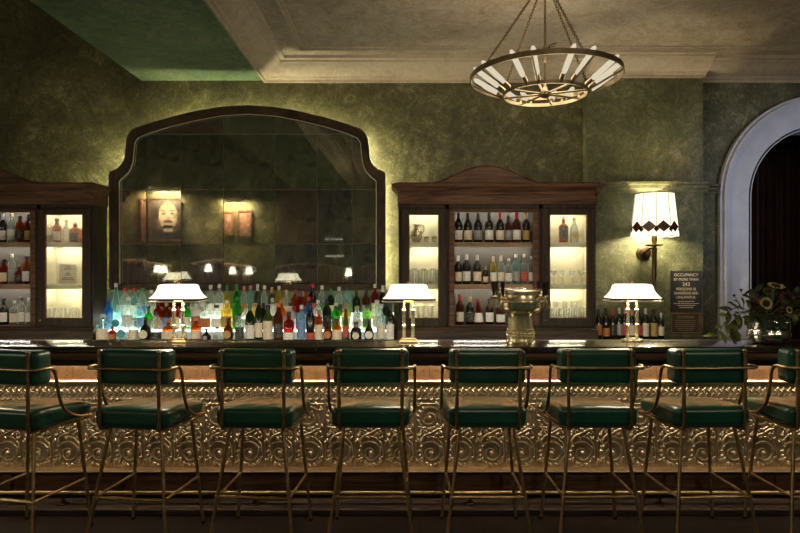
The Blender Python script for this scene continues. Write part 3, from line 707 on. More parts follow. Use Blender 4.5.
# wine bottles beside the right lamp
rt = [(598.5, 309, 6.4, 'wine', 'wine', 'orange', 'black'), (606, 308, 7, 'wine', 'wine', 'orange', 'black', {'lz': (.06, .34)}), (612.9, 309.5, 5.4, 'wine', 'wine', 'black', 'red'), (619.2, 308, 5.6, 'wine', 'wine', 'grey', 'silver'), (625, 308, 6.4, 'wine', 'wine', 'red', 'pink'),
      (632, 310, 6.2, 'wine', 'wine', 'cream', 'pink'), (639, 309, 6.4, 'wine', 'wine', 'red', 'black'), (645.5, 308.5, 6.6, 'wine', 'wine', 'cream', 'silver', {'lz': (.06, .50)}), (653.8, 309, 7.2, 'wine', 'wine', 'gold', 'black', {'lz': (.06, .52)}), (661, 313, 6, 'wine', 'wine', 'cream', 'silver')]
row(rt, 5.80, .91, 'counter below wall sconce', 'wine bottles on the counter below the sconce')
def shelf_row(x0cab, items, zs, phrase, group, Y=5.80):
    for i, it in enumerate(items):
        px, h, r, kind, glass, lab, cap = it[:7]; kw = it[7] if len(it) > 7 else {}
        lbl = describe(kind, glass, lab, cap, kw.get('disc')) + f", {ORD[i + 1]} from left, {phrase}"
        bottle(kind, h, r, glass, lab, cap, (PX(px, Y), Y, zs + .001), lbl, group, **kw)
gk = 'bottles in the open bay of the cabinet by the sconce'
lw = {'lz': (.10, .42)}
shelf_row(0, [(458.5, .29, .037, 'wine', 'wine', 'white', 'black', lw), (467.8, .285, .039, 'wine', 'wine', 'cream', 'black', lw), (478, .285, .039, 'wine', 'wine', 'grey', 'black', lw), (489, .29, .040, 'wine', 'wine', 'white', 'black', lw), (500, .285, .039, 'wine', 'wine', 'cream', 'red', lw),
   (508.5, .26, .033, 'wine', 'brown', 'grey', 'black'), (516.5, .292, .040, 'wine', 'brown', 'white', 'red', lw), (526.2, .285, .036, 'wine', 'wine', 'gold', 'gold', lw)], 1.828, 'top shelf beside mirror', gk)
shelf_row(0, [(458.2, .275, .034, 'wine', 'wine', 'cream', 'white', lw), (466.5, .29, .038, 'wine', 'wine', 'white', 'white', lw), (477.2, .285, .038, 'wine', 'wine', 'cream', 'white', lw), (485.5, .17, .026, 'wine', 'wine', 'cream', 'gold', lw), (493.4, .27, .032, 'wine', 'yellow', 'white', 'white', lw),
   (501, .275, .034, 'wine', 'clear', 'cream', 'white', lw), (508.6, .25, .034, 'tall', 'clear', 'white', 'white', lw), (516, .29, .036, 'tall', 'pale', 'grey', 'white', lw), (524.2, .29, .036, 'square', 'clear', 'red', 'white', lw), (531, .27, .028, 'tall', 'clear', 'white', 'silver', lw)], 1.43, 'middle shelf beside mirror', gk)
shelf_row(0, [(460, .285, .036, 'wine', 'brown', 'cream', 'red', lw), (470, .27, .038, 'wine', 'wine', 'black', 'gold', lw), (478.5, .24, .048, 'cone', 'red', 'white', 'red'), (489.5, .25, .038, 'gin', 'wine', 'white', 'black'), (500.5, .24, .044, 'squat', 'brown', 'white', 'black', {'lz': (.1, .4)}), (512, .26, .036, 'wine', 'wine', 'cream', 'black', lw), (522, .27, .036, 'wine', 'wine', 'white', 'black', lw)], 1.041, 'bottom shelf beside mirror', gk, 5.81)
gl = 'bottles in the open bay of the cabinet at the left edge'
ex = [(-30, .28, .037, 'wine', 'brown', 'cream', 'gold', lw), (-19, .27, .038, 'gin', 'wine', 'white', 'silver')]
shelf_row(0, ex + [(-8, .28, .037, 'wine', 'wine', 'cream', 'black', lw), (3, .28, .034, 'wine', 'wine', 'white', 'silver', lw), (11.5, .285, .038, 'tall', 'clear', 'white', 'gold'), (20, .265, .040, 'gin', 'amber', 'black', 'black'), (28.5, .275, .034, 'wine', 'brown', 'gold', 'black', lw)], 1.828, 'top shelf by left edge', gl)
shelf_row(0, ex + [(-8, .24, .038, 'squat', 'amber', 'cream', 'black'), (4, .24, .037, 'gin', 'red', 'cream', 'black'), (12, .29, .034, 'tall', 'clear', 'grey', 'white'), (19.5, .19, .037, 'squat', 'red', 'black', 'gold'), (26.5, .27, .036, 'gin', 'amber', 'white', 'black')], 1.43, 'middle shelf by left edge', gl)
shelf_row(0, ex + [(-8, .27, .037, 'gin', 'clear', 'white', 'silver'), (3.5, .25, .044, 'squat', 'wine', 'white', 'black'), (14.5, .23, .034, 'square', 'clear', 'cream', 'silver'), (21.5, .26, .034, 'tall', 'clear', 'white', 'black'), (29, .25, .032, 'gin', 'clear', 'white', 'silver')], 1.041, 'bottom shelf by left edge', gl, 5.81)
# spirits behind the glass doors
Yg = 5.80
gd = 'bottles behind the small glass doors'
bottle('gin', .235, .040, 'amber', 'white', 'black', (PX(57, Yg), Yg, 1.829), 'amber whisky bottle with white label behind the left cabinet glass door', gd)
bottle('squat', .22, .036, 'clear', None, 'cork', (PX(66.5, Yg), Yg, 1.829), 'clear corked bottle between two amber ones behind left glass door', gd)
bottle('square', .20, .045, 'amber', 'black', 'white', (PX(75.5, Yg), Yg, 1.829), 'square amber bottle with black label behind left cabinet glass door', gd)
bottle('square', .255, .040, 'amber', 'black', 'gold', (PX(563.5, Yg), Yg, 1.829), 'amber square whisky bottle behind the glass door nearest the sconce', gd, lz=(.15, .6))
bottle('gin', .24, .040, 'clear', 'gold', 'gold', (PX(574.5, Yg), Yg, 1.829), 'clear bottle with round gold label behind glass door nearest sconce', gd, disc=True)
# glassware
def tumbler(h, r): return MB().lathe([(r * .86, 0), (r * .88, .008), (r, h), (r * .93, h), (r * .80, .016), (0, .016)], 14)
def coupe(h, r): return MB().lathe([(r * .7, 0), (r * .68, .004), (.006, .012), (.004, h * .55), (r * .6, h * .66), (r, h * .86), (r * .98, h), (r * .94, h), (r * .93, h * .86), (r * .4, h * .70), (0, h * .66)], 14)
GP = {}
def glass_row(kind, xs, Y, z, h, r, phrase, grp):
    key = (kind, h, r)
    for i, px in enumerate(xs):
        if key in GP: o = GP[key].copy(); COL.objects.link(o)
        else: o = GP[key] = (tumbler(h, r) if kind == 'tumbler' else coupe(h, r)).build(kind if kind == 'tumbler' else 'coupe_glass', M_tumbler, angle=50)
        o.location = (PX(px, Y), Y, z + .001)
        tag(o, f"clear {kind} {phrase}, {ORD[i + 1]} from the left", 'glass', grp)
g2 = 'clear glasses behind the small glass doors'
glass_row('tumbler', (411.5, 420.3, 429, 437.5), 5.77, 1.43, .135, .036, 'on middle shelf behind glass door beside mirror, front', g2)
glass_row('tumbler', (414.5, 424, 433.5), 5.86, 1.43, .15, .034, 'on middle shelf behind glass door beside mirror, back', g2)
glass_row('tumbler', (412, 421, 430), 5.77, 1.10, .12, .037, 'on bottom shelf behind glass door beside mirror', g2)
glass_row('coupe', (553.5, 563, 572.5, 581.5), 5.77, 1.43, .13, .041, 'on middle shelf behind glass door nearest sconce', g2)
glass_row('tumbler', (552.5, 560, 567.5, 575, 582.5), 5.77, 1.10, .10, .030, 'on bottom shelf behind glass door nearest sconce, front', g2)
glass_row('tumbler', (555.5, 564.5, 573.5), 5.86, 1.10, .16, .030, 'on bottom shelf behind glass door nearest sconce, back', g2)
glass_row('tumbler', (52, 59.5, 67, 74.5), 5.77, 1.10, .10, .032, 'on bottom shelf behind left cabinet glass door', g2)
# brass jug and bowls, menu block
jx = PX(416.5, Yg)
jg = empty('brass_jug', (jx, Yg, 1.829), label='round brass jug on the top shelf behind glass door beside mirror', cat='jug')
MB().lathe([(.03, 0), (.034, .008), (.052, .04), (.060, .075), (.052, .11), (.030, .135), (.026, .155), (.036, .18), (.033, .18), (.022, .155), (0, .15)], 18).build('body', M_brightbrass, jg)
MB().tube(smooth_path([(.03, 0, .165), (.062, 0, .175), (.078, 0, .13), (.055, 0, .09)]), .005, 8).build('handle', M_brightbrass, jg)
for px, r, lb in ((426.5, .030, 'small gilt bowl next to the brass jug behind glass'), (434.5, .030, 'small gilt bowl farthest from the brass jug behind glass')):
    o = MB().lathe([(r * .5, 0), (r * .5, .006), (r * .85, .03), (r, .06), (r * .93, .06), (r * .4, .012), (0, .01)], 16).build('gilt_bowl', M_brightbrass)
    o.location = (PX(px, Yg), Yg, 1.829); tag(o, lb, 'bowl')
mc = empty('menu_card', (PX(68, 5.8), 5.80, 1.431), label='printed card standing on the middle shelf behind left cabinet glass door', cat='card')
MB().box(-.085, .085, -.002, .002, 0, .19).build('board', simple('pale_card', (.55, .50, .36), .6), mc)
b = MB()
for z, ws in ((.165, (.05,)), (.145, (.07,)), (.105, (.035, .04)), (.088, (.06,)), (.06, (.10,)), (.045, (.12,))):
    b.box(-ws[0] / 2 - .0, ws[0] / 2, -.0035, -.002, z - .004, z + .004)
b.build('printed_line', simple('grey_ink', (.10, .09, .06), .6), mc)

# ------------------------------------------------------------------ mirror
YM = 5.95; CXm = 248.8
half_out = [(385.7, 345), (385.7, 173), (382.5, 171.3), (378, 170), (373, 166), (370, 159), (369.2, 150), (368.2, 140), (366, 134.5), (361, 130), (347, 125.2), (325, 118.7), (300, 112.8), (275, 108.6), (248.8, 107)]
half_in = [(376.8, 345), (376.8, 181), (372, 177.5), (366.5, 172), (363, 163), (362, 152), (361.2, 143.5), (358.5, 139), (347, 134), (325, 127.2), (300, 121.2), (275, 116.6), (248.8, 114.9)]
def outline(h, zb):
    pts = []
    for px, py in h: pts.append((PX(px, YM) - PX(CXm, YM), max(zb, PZ(py, YM))))
    return pts + [(-x, z) for x, z in reversed(pts[:-1])]
ZB0, ZB1 = 1.37, 1.425
fo, fi = outline(half_out, ZB0), outline(half_in, ZB1)
def densify(pl, m):
    Ls = [0]; 
    for a, c in zip(pl, pl[1:]): Ls.append(Ls[-1] + math.dist(a, c))
    out = []
    for k in range(m + 1):
        s = Ls[-1] * k / m; i = max(j for j in range(len(Ls)) if Ls[j] <= s + 1e-9); i = min(i, len(pl) - 2)
        t = (s - Ls[i]) / max(1e-9, Ls[i + 1] - Ls[i]); out.append((pl[i][0] + (pl[i + 1][0] - pl[i][0]) * t, pl[i][1] + (pl[i + 1][1] - pl[i][1]) * t))
    return out
tilt = math.radians(.55)
mr = empty('wall_mirror', (PX(CXm, YM), YM, ZB0), label='huge arched antique mirror with dark wooden frame above the bottles', cat='mirror')
mr.rotation_euler = (tilt, 0, 0)
def mz(pl): return [(x, z - ZB0) for x, z in pl]
m = 160; o1, i1 = mz(densify(fo, m)), mz(densify(fi, m))
def ring(mb, a, c, y0, y1):
    """band between closed polylines a (outer) and c (inner), open at the bottom"""
    n = len(a)
    vs = [(p[0], y0, p[1]) for p in a] + [(p[0], y0, p[1]) for p in c] + [(p[0], y1, p[1]) for p in a] + [(p[0], y1, p[1]) for p in c]
    fs = []
    for k in range(n - 1):
        fs += [(k, k + 1, n + k + 1, n + k), (2 * n + k + 1, 2 * n + k, 3 * n + k, 3 * n + k + 1), (k, 2 * n + k, 2 * n + k + 1, k + 1), (n + k, n + k + 1, 3 * n + k + 1, 3 * n + k)]
    fs += [(0, n, 3 * n, 2 * n), (n - 1, 3 * n - 1, 4 * n - 1, 2 * n - 1)]
    return mb.add(vs, fs)
def lerp(a, c, t): return [(p[0] + (q[0] - p[0]) * t, p[1] + (q[1] - p[1]) * t) for p, q in zip(a, c)]
b = MB(); ring(b, o1, lerp(o1, i1, .35), -.055, .03); ring(b, lerp(o1, i1, .30), lerp(o1, i1, .8), -.045, .03); ring(b, lerp(o1, i1, .75), i1, -.03, .02)
xi = fi[0][0]; b.box(-fo[0][0], fo[0][0], -.05, .03, 0, ZB1 - ZB0)
b.build('frame', wood('olive_brown_frame_wood', (.020, .013, .006), (.075, .050, .024), .45, (2, 8, 2), .0), mr, angle=35)
b = MB(); ring(b, i1, lerp(i1, o1, -.10), -.034, -.02); b.build('gilt_slip', simple('gilt_slip_paint', (.55, .5, .38), .4, .6), mr)
b = MB().prism([(p[0] * 1.0, p[1]) for p in lerp(o1, i1, .5)], .001, .03); b.build('backing', simple('bevel_glint', (.50, .48, .38), .4), mr)  # pale backing in the gaps imitates light caught by the panel bevels
# antique glass panels cut to the arched outline
vx = [-9, 146.8, 181.7, 223.9, 275.4, 317.3, 352.2, 999]; hz = [60, 134.6, 189.8, 244, 400]
ins = mz(densify(fi, 96))
def clip(poly, f):
    out = []
    for i in range(len(poly)):
        a, c = poly[i - 1], poly[i]; fa, fc = f(a), f(c)
        if (fa >= 0) != (fc >= 0):
            t = fa / (fa - fc); out.append((a[0] + (c[0] - a[0]) * t, a[1] + (c[1] - a[1]) * t))
        if fc >= 0: out.append(c)
    return out
rng = random.Random(5); g = .0024
for i in range(len(vx) - 1):
    for j in range(len(hz) - 1):
        xa, xb = PX(vx[i], YM) - PX(CXm, YM), PX(vx[i + 1], YM) - PX(CXm, YM); zb, za = PZ(hz[j], YM) - ZB0, PZ(hz[j + 1], YM) - ZB0
        pl = list(ins)
        for f in (lambda p: p[0] - xa - g, lambda p: xb - g - p[0], lambda p: p[1] - za - g, lambda p: zb - g - p[1]):
            if pl: pl = clip(pl, f)
        if len(pl) < 3: continue
        cx = sum(p[0] for p in pl) / len(pl); cz = sum(p[1] for p in pl) / len(pl)
        ar = max(p[0] for p in pl) - min(p[0] for p in pl), max(p[1] for p in pl) - min(p[1] for p in pl)
        if min(ar) < .02: continue
        mb = MB().prism([(p[0] - cx, p[1] - cz) for p in pl], -.004, .004)
        pn = mb.build('mirror_panel', M_mirrors[(i * 3 + j * 5 + i * j) % 4], mr, smooth=False); pn.location = (cx, -.004, cz)
        pn.rotation_euler = (rng.uniform(-.005, .005), 0, rng.uniform(-.005, .005))
# halo lighting behind the frame
hl = lerp(o1, i1, .6)
sd = [p for p in hl if p[1] > .02]; zs_ = PZ(134, YM) - ZB0
for sg in (-1, 1):
    q = [p for p in sd if p[0] * sg > 0 and p[1] < zs_]
    MB().tube([(x, .055, z) for x, z in q], .006, 6).build('led_strip', M_ledhalo, mr)
MB().tube([(x, .055, z) for x, z in sd if z > zs_ + .03], .006, 6).build('led_strip', emit('halo_led_strip_top', (1., .92, .56), 70), mr)

# ------------------------------------------------------------------ table lamps on the bar
def shade_loop(hx, hy, ch, z):
    return [(-hx + ch, -hy, z), (hx - ch, -hy, z), (hx, -hy + ch, z), (hx, hy - ch, z), (hx - ch, hy, z), (-hx + ch, hy, z), (-hx, hy - ch, z), (-hx, -hy + ch, z)]
def loft(mb, loops, top=True):
    n = len(loops[0]); vs = [p for l in loops for p in l]; fs = []
    for i in range(len(loops) - 1):
        for k in range(n): fs.append((i * n + k, i * n + (k + 1) % n, (i + 1) * n + (k + 1) % n, (i + 1) * n + k))
    if top: fs.append(tuple((len(loops) - 1) * n + k for k in range(n)))
    return mb.add(vs, fs)
def table_lamp(px, Y, label, oval=False, z0=1.101):
    root = empty('table_lamp', (PX(px, Y), Y, z0), label=label, cat='lamp', group='glowing table lamps on the bar')
    if oval:
        MB().lathe([(.072, 0), (.074, .006), (.07, .014), (.05, .016), (.048, .024), (.02, .028)], 28, sy=.62).build('base', M_brightbrass, root)
    else:
        MB().box(-.064, .064, -.042, .042, 0, .010).box(-.056, .056, -.036, .036, .010, .018).box(-.047, .047, -.03, .03, .018, .028).build('base', M_brass, root, bevel=.002)
    for s in (-1, 1):
        MB().lathe([(.012, .026), (.013, .036), (.011, .042), (.011, .10), (.0145, .104), (.0145, .114), (.011, .118), (.011, .20), (.0145, .205), (.0145, .215), (.008, .22), (.008, .27)], 14, (s * .029, 0, 0)).build('column', M_brightbrass, root)
    MB().tube([(-.029, 0, .268), (.029, 0, .268)], .006, 8).tube([(0, 0, .265), (0, 0, .386)], .004, 8).build('bracket', M_brass, root)
    zb, zt = .285, .382; loops = []
    for t in (0, .08, .2, .35, .5, .65, .8, .9, .96, 1.):
        k = 1 - (1 - t) ** 2.1
        r = 1 if t < .86 else math.sqrt(1 - ((t - .86) / .14) ** 2 * .22)
        loops.append(shade_loop((.172 - .050 * k) * r, (.100 - .040 * k) * r, .022, zb + (zt - zb) * t))
    sh = loft(MB(), loops).build('shade', M_shade, root, angle=35)
    loft(MB(), [shade_loop(.1735, .1015, .022, zb - .007), shade_loop(.1745, .1025, .022, zb), shade_loop(.1725, .1005, .022, zb + .006), shade_loop(.169, .097, .022, zb + .006), shade_loop(.169, .097, .022, zb - .007)], False).build('lower_trim', M_bronze, sh)
    b = MB()
    for k in range(8): b.tube([tuple(c * 1.004 for c in lp[k][:2]) + (lp[k][2],) for lp in loops], .0018, 5)
    b.build('rib', M_brass, sh)
    b = MB(); lp = shade_loop(.171, .099, .022, 0); n = 8
    for k in range(n):
        a, c = Vector(lp[k]), Vector(lp[(k + 1) % n]); q = max(2, int((c - a).length / .009))
        for t in range(q):
            p = a + (c - a) * (t / q); b.ball((p.x, p.y, zb - .013), .0052, 6, 4)
    b.build('bead_fringe', M_beadwhite, sh)
    MB().ball((0, 0, .392), .009, 10, 6, (1, 1, 1.2)).build('finial', M_brass, root)
    for s in (-1, 1): MB().ball((s * .07, 0, .318), .02, 10, 6).build('bulb', M_bulb, root)
    li = bpy.data.lights.new('lamp_light', 'AREA'); li.shape = 'RECTANGLE'; li.size = .3; li.size_y = .14; li.energy = 6; li.color = (1, .84, .58)
    lo = bpy.data.objects.new('lamp_light', li); COL.objects.link(lo); lo.parent = root; lo.location = (0, 0, .280)
    return root
table_lamp(178.5, 3.95, 'glowing cream table lamp on square base in front of the mirror bottles')
table_lamp(408.5, 3.95, 'glowing cream table lamp between the mirror and the oak cabinet door')
table_lamp(632.3, 4.0, 'glowing cream table lamp on oval base in front of the wine bottles', True)
table_lamp(-50, 3.95, 'glowing cream table lamp just outside the left edge, reflected in mirror')

# ------------------------------------------------------------------ beer tower
tx, ty = PX(520.3, 3.93), 3.925
tw = empty('beer_tower', (tx, ty, 1.101), label='polished metal drum-shaped beer tower with black tap handles on the bar', cat='beer tower')
MB().lathe([(.094, 0), (.096, .012), (.088, .018), (.086, .03), (.092, .036), (.092, .048), (.084, .054), (.082, .075), (.088, .082), (.088, .092), (.080, .098), (.078, .16), (.082, .185), (.088, .195)], 32).build('column', M_brightbrass, tw)
MB().lathe([(.088, .195), (.115, .202), (.138, .218), (.148, .24), (.150, .262), (.155, .268), (.155, .28), (.150, .286), (.150, .322), (.157, .328), (.157, .342), (.148, .350), (.12, .354), (0, .358)], 40).build('drum', M_brightbrass, tw)
b = MB()
for k in range(20):
    a = 2 * PI * k / 20; b.ball((.087 * math.cos(a), .087 * math.sin(a), .066), .009, 8, 5)
b.build('ornament_band', M_brightbrass, tw)
for a in (PI * .97, PI * .80, PI * 1.22, PI * .03, -PI * .25, PI * .2):
    ca, sa = math.cos(a), math.sin(a)
    b = MB().tube([(.150 * ca, .150 * sa, .30), (.185 * ca, .185 * sa, .30)], .012, 10)
    b.tube(smooth_path([(.178 * ca, .178 * sa, .30), (.192 * ca, .192 * sa, .285), (.198 * ca, .198 * sa, .255), (.192 * ca, .192 * sa, .225)]), .0075, 8)
    tp_ = b.build('tap', M_brightbrass, tw)
    MB().tube([(.172 * ca, .172 * sa, .31), (.174 * ca, .174 * sa, .34), (.178 * ca, .178 * sa, .40)], .01, 8, radii=[.006, .011, .014]).build('tap_handle', M_black, tp_)

# ------------------------------------------------------------------ wall sconce
sx, sy0 = PX(653.4, 5.78), 5.76
sc = empty('wall_sconce', (sx, YP - .001, 1.70), label='iron wall sconce with cream glass shade and dark diamond band on the pier', cat='wall lamp')
def SP(mb, name, mat, parent=sc, **kw):
    mb.v = [(x - sc.location[0], y - sc.location[1], z - sc.location[2]) for x, y, z in mb.v]; return mb.build(name, mat, parent, **kw)
SP(MB().lathe([(.072, 0), (.070, .012), (.05, .018), (.045, .03), (.02, .036)], 24).xf(Matrix(((1, 0, 0, PX(644, 5.93)), (0, 0, -1, YP - .002), (0, 1, 0, PZ(253, 5.93)), (0, 0, 0, 1)))), 'backplate', M_bronze)
SP(MB().tube(smooth_path([(PX(644, 5.9), 5.91, PZ(253, 5.9)), (PX(644, 5.9) + .01, 5.82, PZ(250, 5.9)), (sx - .02, sy0 + .02, PZ(248, 5.8)), (sx, sy0, PZ(250, 5.8))]), .011, 10), 'arm', M_bronze)
SP(MB().lathe([(0, PZ(287, sy0)), (.014, PZ(286, sy0)), (.016, PZ(283, sy0)), (.012, PZ(281, sy0)), (.019, PZ(279, sy0)), (.024, PZ(258, sy0)), (.026, PZ(248, sy0)), (.018, PZ(247, sy0)), (.020, PZ(244, sy0)), (.028, PZ(240, sy0)), (.028, PZ(236, sy0))], 16, (sx, sy0, 0)), 'stem', M_bronze)
SP(MB().lathe([(.02, PZ(246.6, sy0)), (.070, PZ(246, sy0)), (.086, PZ(244.6, sy0)), (.084, PZ(244.2, sy0)), (.03, PZ(245.4, sy0))], 24, (sx, sy0, 0)), 'drip_pan', M_bronze)
zT, zD, zE, zBt = PZ(194, sy0), PZ(222, sy0), PZ(233, sy0), PZ(234.5, sy0)
rT, rB = .180, .222; NS = 10
def srad(z): return rT + (rB - rT) * (zT - z) / (zT - zBt)
def pt(a, z, k=1.0): r = srad(z) * k; return (sx + r * math.cos(a), sy0 + r * math.sin(a), z)
SCR = [0]
b = MB(); A0 = -PI / 2
for q in range(NS):
    a0, a1 = A0 + 2 * PI * (q - .5) / NS, A0 + 2 * PI * (q + .5) / NS
    vs = [pt(a0, zBt), pt(a1, zBt), pt(a1, zT), pt(a0, zT)]; vi = [pt(a0, zBt, .985), pt(a1, zBt, .985), pt(a1, zT, .985), pt(a0, zT, .985)]
    b.add(vs + vi, [(0, 1, 2, 3), (7, 6, 5, 4), (0, 4, 5, 1), (2, 6, 7, 3)])
ssh = SP(b, 'shade', shade_material('lit_sconce_glass', (1., .90, .66), 1.15), angle=20)
b1, b2 = MB(), MB(); zm = (zD + zE) / 2
for q in range(NS):
    a0, a1, am = A0 + 2 * PI * (q - .5) / NS, A0 + 2 * PI * (q + .5) / NS, A0 + 2 * PI * q / NS
    fl = math.cos(PI / NS)
    for mb, ac, w in ((b1, am, 1),):
        mb.add([pt(am, zD + .005, fl * 1.006), pt(a1, zm, 1.004), pt(am, zE, fl * 1.006), pt(a0, zm, 1.004)], [(0, 3, 2, 1)])
    c0 = a0
    mid0 = lambda f, z: pt(a0 + (a1 - a0) * f, z, fl / math.cos((f - .5) * (a1 - a0)) * 1.006)
    b2.add([pt(a0, zm, 1.005), mid0(.5, zE - .006), pt(a0, zBt, 1.005)], [(0, 1, 2)]) if False else None
    SP(MB().add([pt(a0, zm, 1.005), mid0(.27, zE + .010), pt(a0, zBt, 1.005)], [(0, 2, 1)]).add([pt(a1, zm, 1.005), mid0(.73, zE + .010), pt(a1, zBt, 1.005)], [(0, 1, 2)]) if False else MB().add([pt(a1, zm + .004, 1.005), pt(a1 - .12, (zm + zE) / 2, 1.0), pt(a1, zE, 1.005), pt(a1 + .12, (zm + zE) / 2, 1.0)], [(0, 1, 2, 3)]), 'dark_diamond', M_shadedark, ssh, smooth=False)
SP(b1, 'diamond_band', M_shadeamb, ssh, smooth=False); 
b = MB()
for q in range(NS):
    a0 = A0 + 2 * PI * (q + .5) / NS; b.tube([pt(a0, zBt, 1.003), pt(a0, zT, 1.003)], .0025, 5)
b.tube([pt(A0 + 2 * PI * (q + .5) / NS, zT) for q in range(NS)], .004, 6, True)
SP(b, 'seam', M_bronze, ssh)
b = MB()
for q in range(NS * 9):
    a = A0 + 2 * PI * q / (NS * 9); f = (q / 9 + .5) % 1; k = math.cos(PI / NS) / math.cos((f - .5) * 2 * PI / NS)
    x, y, z = pt(a, zBt, k); b.ball((x, y, z - .006 - .012 * abs(math.sin(PI * f))), .006, 6, 4)
SP(b, 'bead_fringe', M_beadwhite, ssh)
SP(MB().ball((sx, sy0, zBt + .075), .022, 12, 8), 'bulb', M_bulb)
li = bpy.data.lights.new('sconce_light', 'POINT'); li.energy = 55; li.color = (1, .84, .55); li.shadow_soft_size = .034
lo = bpy.data.objects.new('sconce_light', li); COL.objects.link(lo); lo.location = (sx, sy0, zBt + .075)

# ------------------------------------------------------------------ notices
pl = empty('notice_plaque', (PX(685.5, YP), YP - .001, PZ(312, YP)), label='black notice plaque on the pier with gilt lettering and the number 243', cat='sign')
w2 = (PX(701, YP) - PX(670, YP)) / 2; hh = PZ(270.5, YP) - PZ(311.6, YP)
MB().box(-w2, w2, -.012, -.001, .004, hh).build('board', M_sign, pl, bevel=.002)
b = MB()
for s, size, py in (('OCCUPANCY', .040, 276.2), ('BY MORE THAN', .036, 280.6), ('243', .052, 286), ('PERSONS IS', .038, 290.3), ('DANGEROUS AND', .036, 294.3), ('UNLAWFUL', .036, 298.4)):
    b = MB(); text_mesh(b, s, size, 0, PZ(py, YP) - pl.location[2], -.0125, .0006, 2 * w2 * .78); b.build('lettering', M_gold, pl)
b = MB()
for py, w in ((301.4, .16), (303.4, .25), (305.4, .17), (307.4, .13)):
    x = -w / 2
    while x < w / 2:
        k = rng.uniform(.01, .024); b.box(x, min(w / 2, x + k), -.0135, -.012, PZ(py, YP) - pl.location[2] - .003, PZ(py, YP) - pl.location[2] + .003); x += k + .006
b.build('small_print', M_gold, pl)
p2 = empty('warning_plaque', (PX(685, YP), YP - .001, PZ(333, YP)), label='small framed brown warning plaque directly below the black notice', cat='sign')
w3 = (PX(699.5, YP) - PX(670.5, YP)) / 2; h3 = PZ(312.4, YP) - PZ(333, YP)
MB().box(-w3, w3, -.010, -.001, 0, h3 - .004).build('board', M_signb, p2)
t_ = .009
MB().box(-w3, w3, -.016, -.010, 0, t_).box(-w3, w3, -.016, -.010, h3 - t_ - .004, h3 - .004).box(-w3, -w3 + t_, -.016, -.010, t_, h3 - t_ - .004).box(w3 - t_, w3, -.016, -.010, t_, h3 - t_ - .004).build('frame', M_copper, p2)
b = MB(); text_mesh(b, 'WARNING', .034, 0, PZ(318, YP) - p2.location[2], -.0105, .0006, w3 * 1.4); b.build('lettering', M_darkgold, p2); b = MB()
for py, w in ((320.4, .20), (322.4, .19), (324.4, .205), (326.4, .19), (328.4, .17), (330.2, .15)):
    x = -w / 2
    while x < w / 2:
        k = rng.uniform(.01, .03); b.box(x, min(w / 2, x + k), -.0115, -.010, PZ(py, YP) - p2.location[2] - .003, PZ(py, YP) - p2.location[2] + .003); x += k + .006
b.build('small_print', M_darkgold, p2)

# ------------------------------------------------------------------ chandelier
YC = 4.3; cxx, zO, zI = PX(545, YC), 2.955, 2.835; RO, RI = .535, .30
ch = empty('chandelier', (cxx, YC, zI), label='round iron ring chandelier with tube bulbs hanging on chains from the ceiling', cat='chandelier')
def CP(mb, name, mat, parent=ch, **kw):
    mb.v = [(x, y, z - zI) for x, y, z in mb.v]; return mb.build(name, mat, parent, **kw)
def circ(r, z, n=72, a0=0): return [(r * math.cos(a0 + 2 * PI * k / n), r * math.sin(a0 + 2 * PI * k / n), z) for k in range(n)]
def hoop(r, z0, z1, t, n=72):
    mb = MB(); vs = []; fs = []
    for k in range(n):
        a = 2 * PI * k / n; c, s = math.cos(a), math.sin(a)
        vs += [(r * c, r * s, z0), (r * c, r * s, z1), ((r - t) * c, (r - t) * s, z1), ((r - t) * c, (r - t) * s, z0)]
    for k in range(n):
        a, b_ = 4 * k, 4 * ((k + 1) % n)
        for q in range(4): fs.append((a + q, b_ + q, b_ + (q + 1) % 4, a + (q + 1) % 4))
    return mb.add(vs, fs)
M_chand = simple('bronze_gilt', (.34, .27, .16), .38, .9, var=.3, vscale=14)
CP(hoop(RO, zO - .018, zO + .018, .008), 'outer_ring', M_chand); CP(hoop(RI, zI - .012, zI + .012, .008), 'inner_ring', M_chand)
CP(MB().lathe([(0, zI - .03), (.02, zI - .025), (.045, zI - .01), (.045, zI + .012), (.02, zI + .022), (.012, zI + .05)], 16), 'hub', M_chand)
NB = 8
for k in range(NB):
    a = 2 * PI * (k + .5) / NB; c, s = math.cos(a), math.sin(a)
    CP(MB().tube([(.04 * c, .04 * s, zI), (RI * c, RI * s, zI), (RO * .995 * c, RO * .995 * s, zO)], .0075, 8), 'spoke', M_chand)
for k in range(8):
    for d in (-.14, .14):
        a = math.radians(-120) + 2 * PI * k / 8 + d; c, s = math.cos(a), math.sin(a)
        P0 = Vector((RI * 1.02 * c, RI * 1.02 * s, zI + .018)); dr = Vector((c * .82, s * .82, .57)).normalized()
        b = MB().tube([P0 - dr * .01 - Vector((0, 0, .02)), P0, P0 + dr * .045], .012, 10, radii=[.006, .016, .015]); sk = CP(b, 'socket', M_chand)
        CP(MB().tube([P0 + dr * t for t in (.045, .06, .13, .235, .256, .265)], .012, 12, radii=[.013, .018, .019, .018, .012, .004]), 'tube_bulb', M_tube, sk)
zTop = ZT - .03
CP(MB().tube([(0, 0, zI + .03), (0, 0, zTop)], .008, 10).lathe([(.012, 3.06), (.02, 3.08), (.02, 3.16), (.012, 3.18)], 12), 'rod', M_chand)
CP(MB().lathe([(.02, zTop - .05), (.035, zTop - .03), (.085, zTop), (.09, zTop + .028)], 24), 'ceiling_cap', M_chand)
M_chain = M_bronze
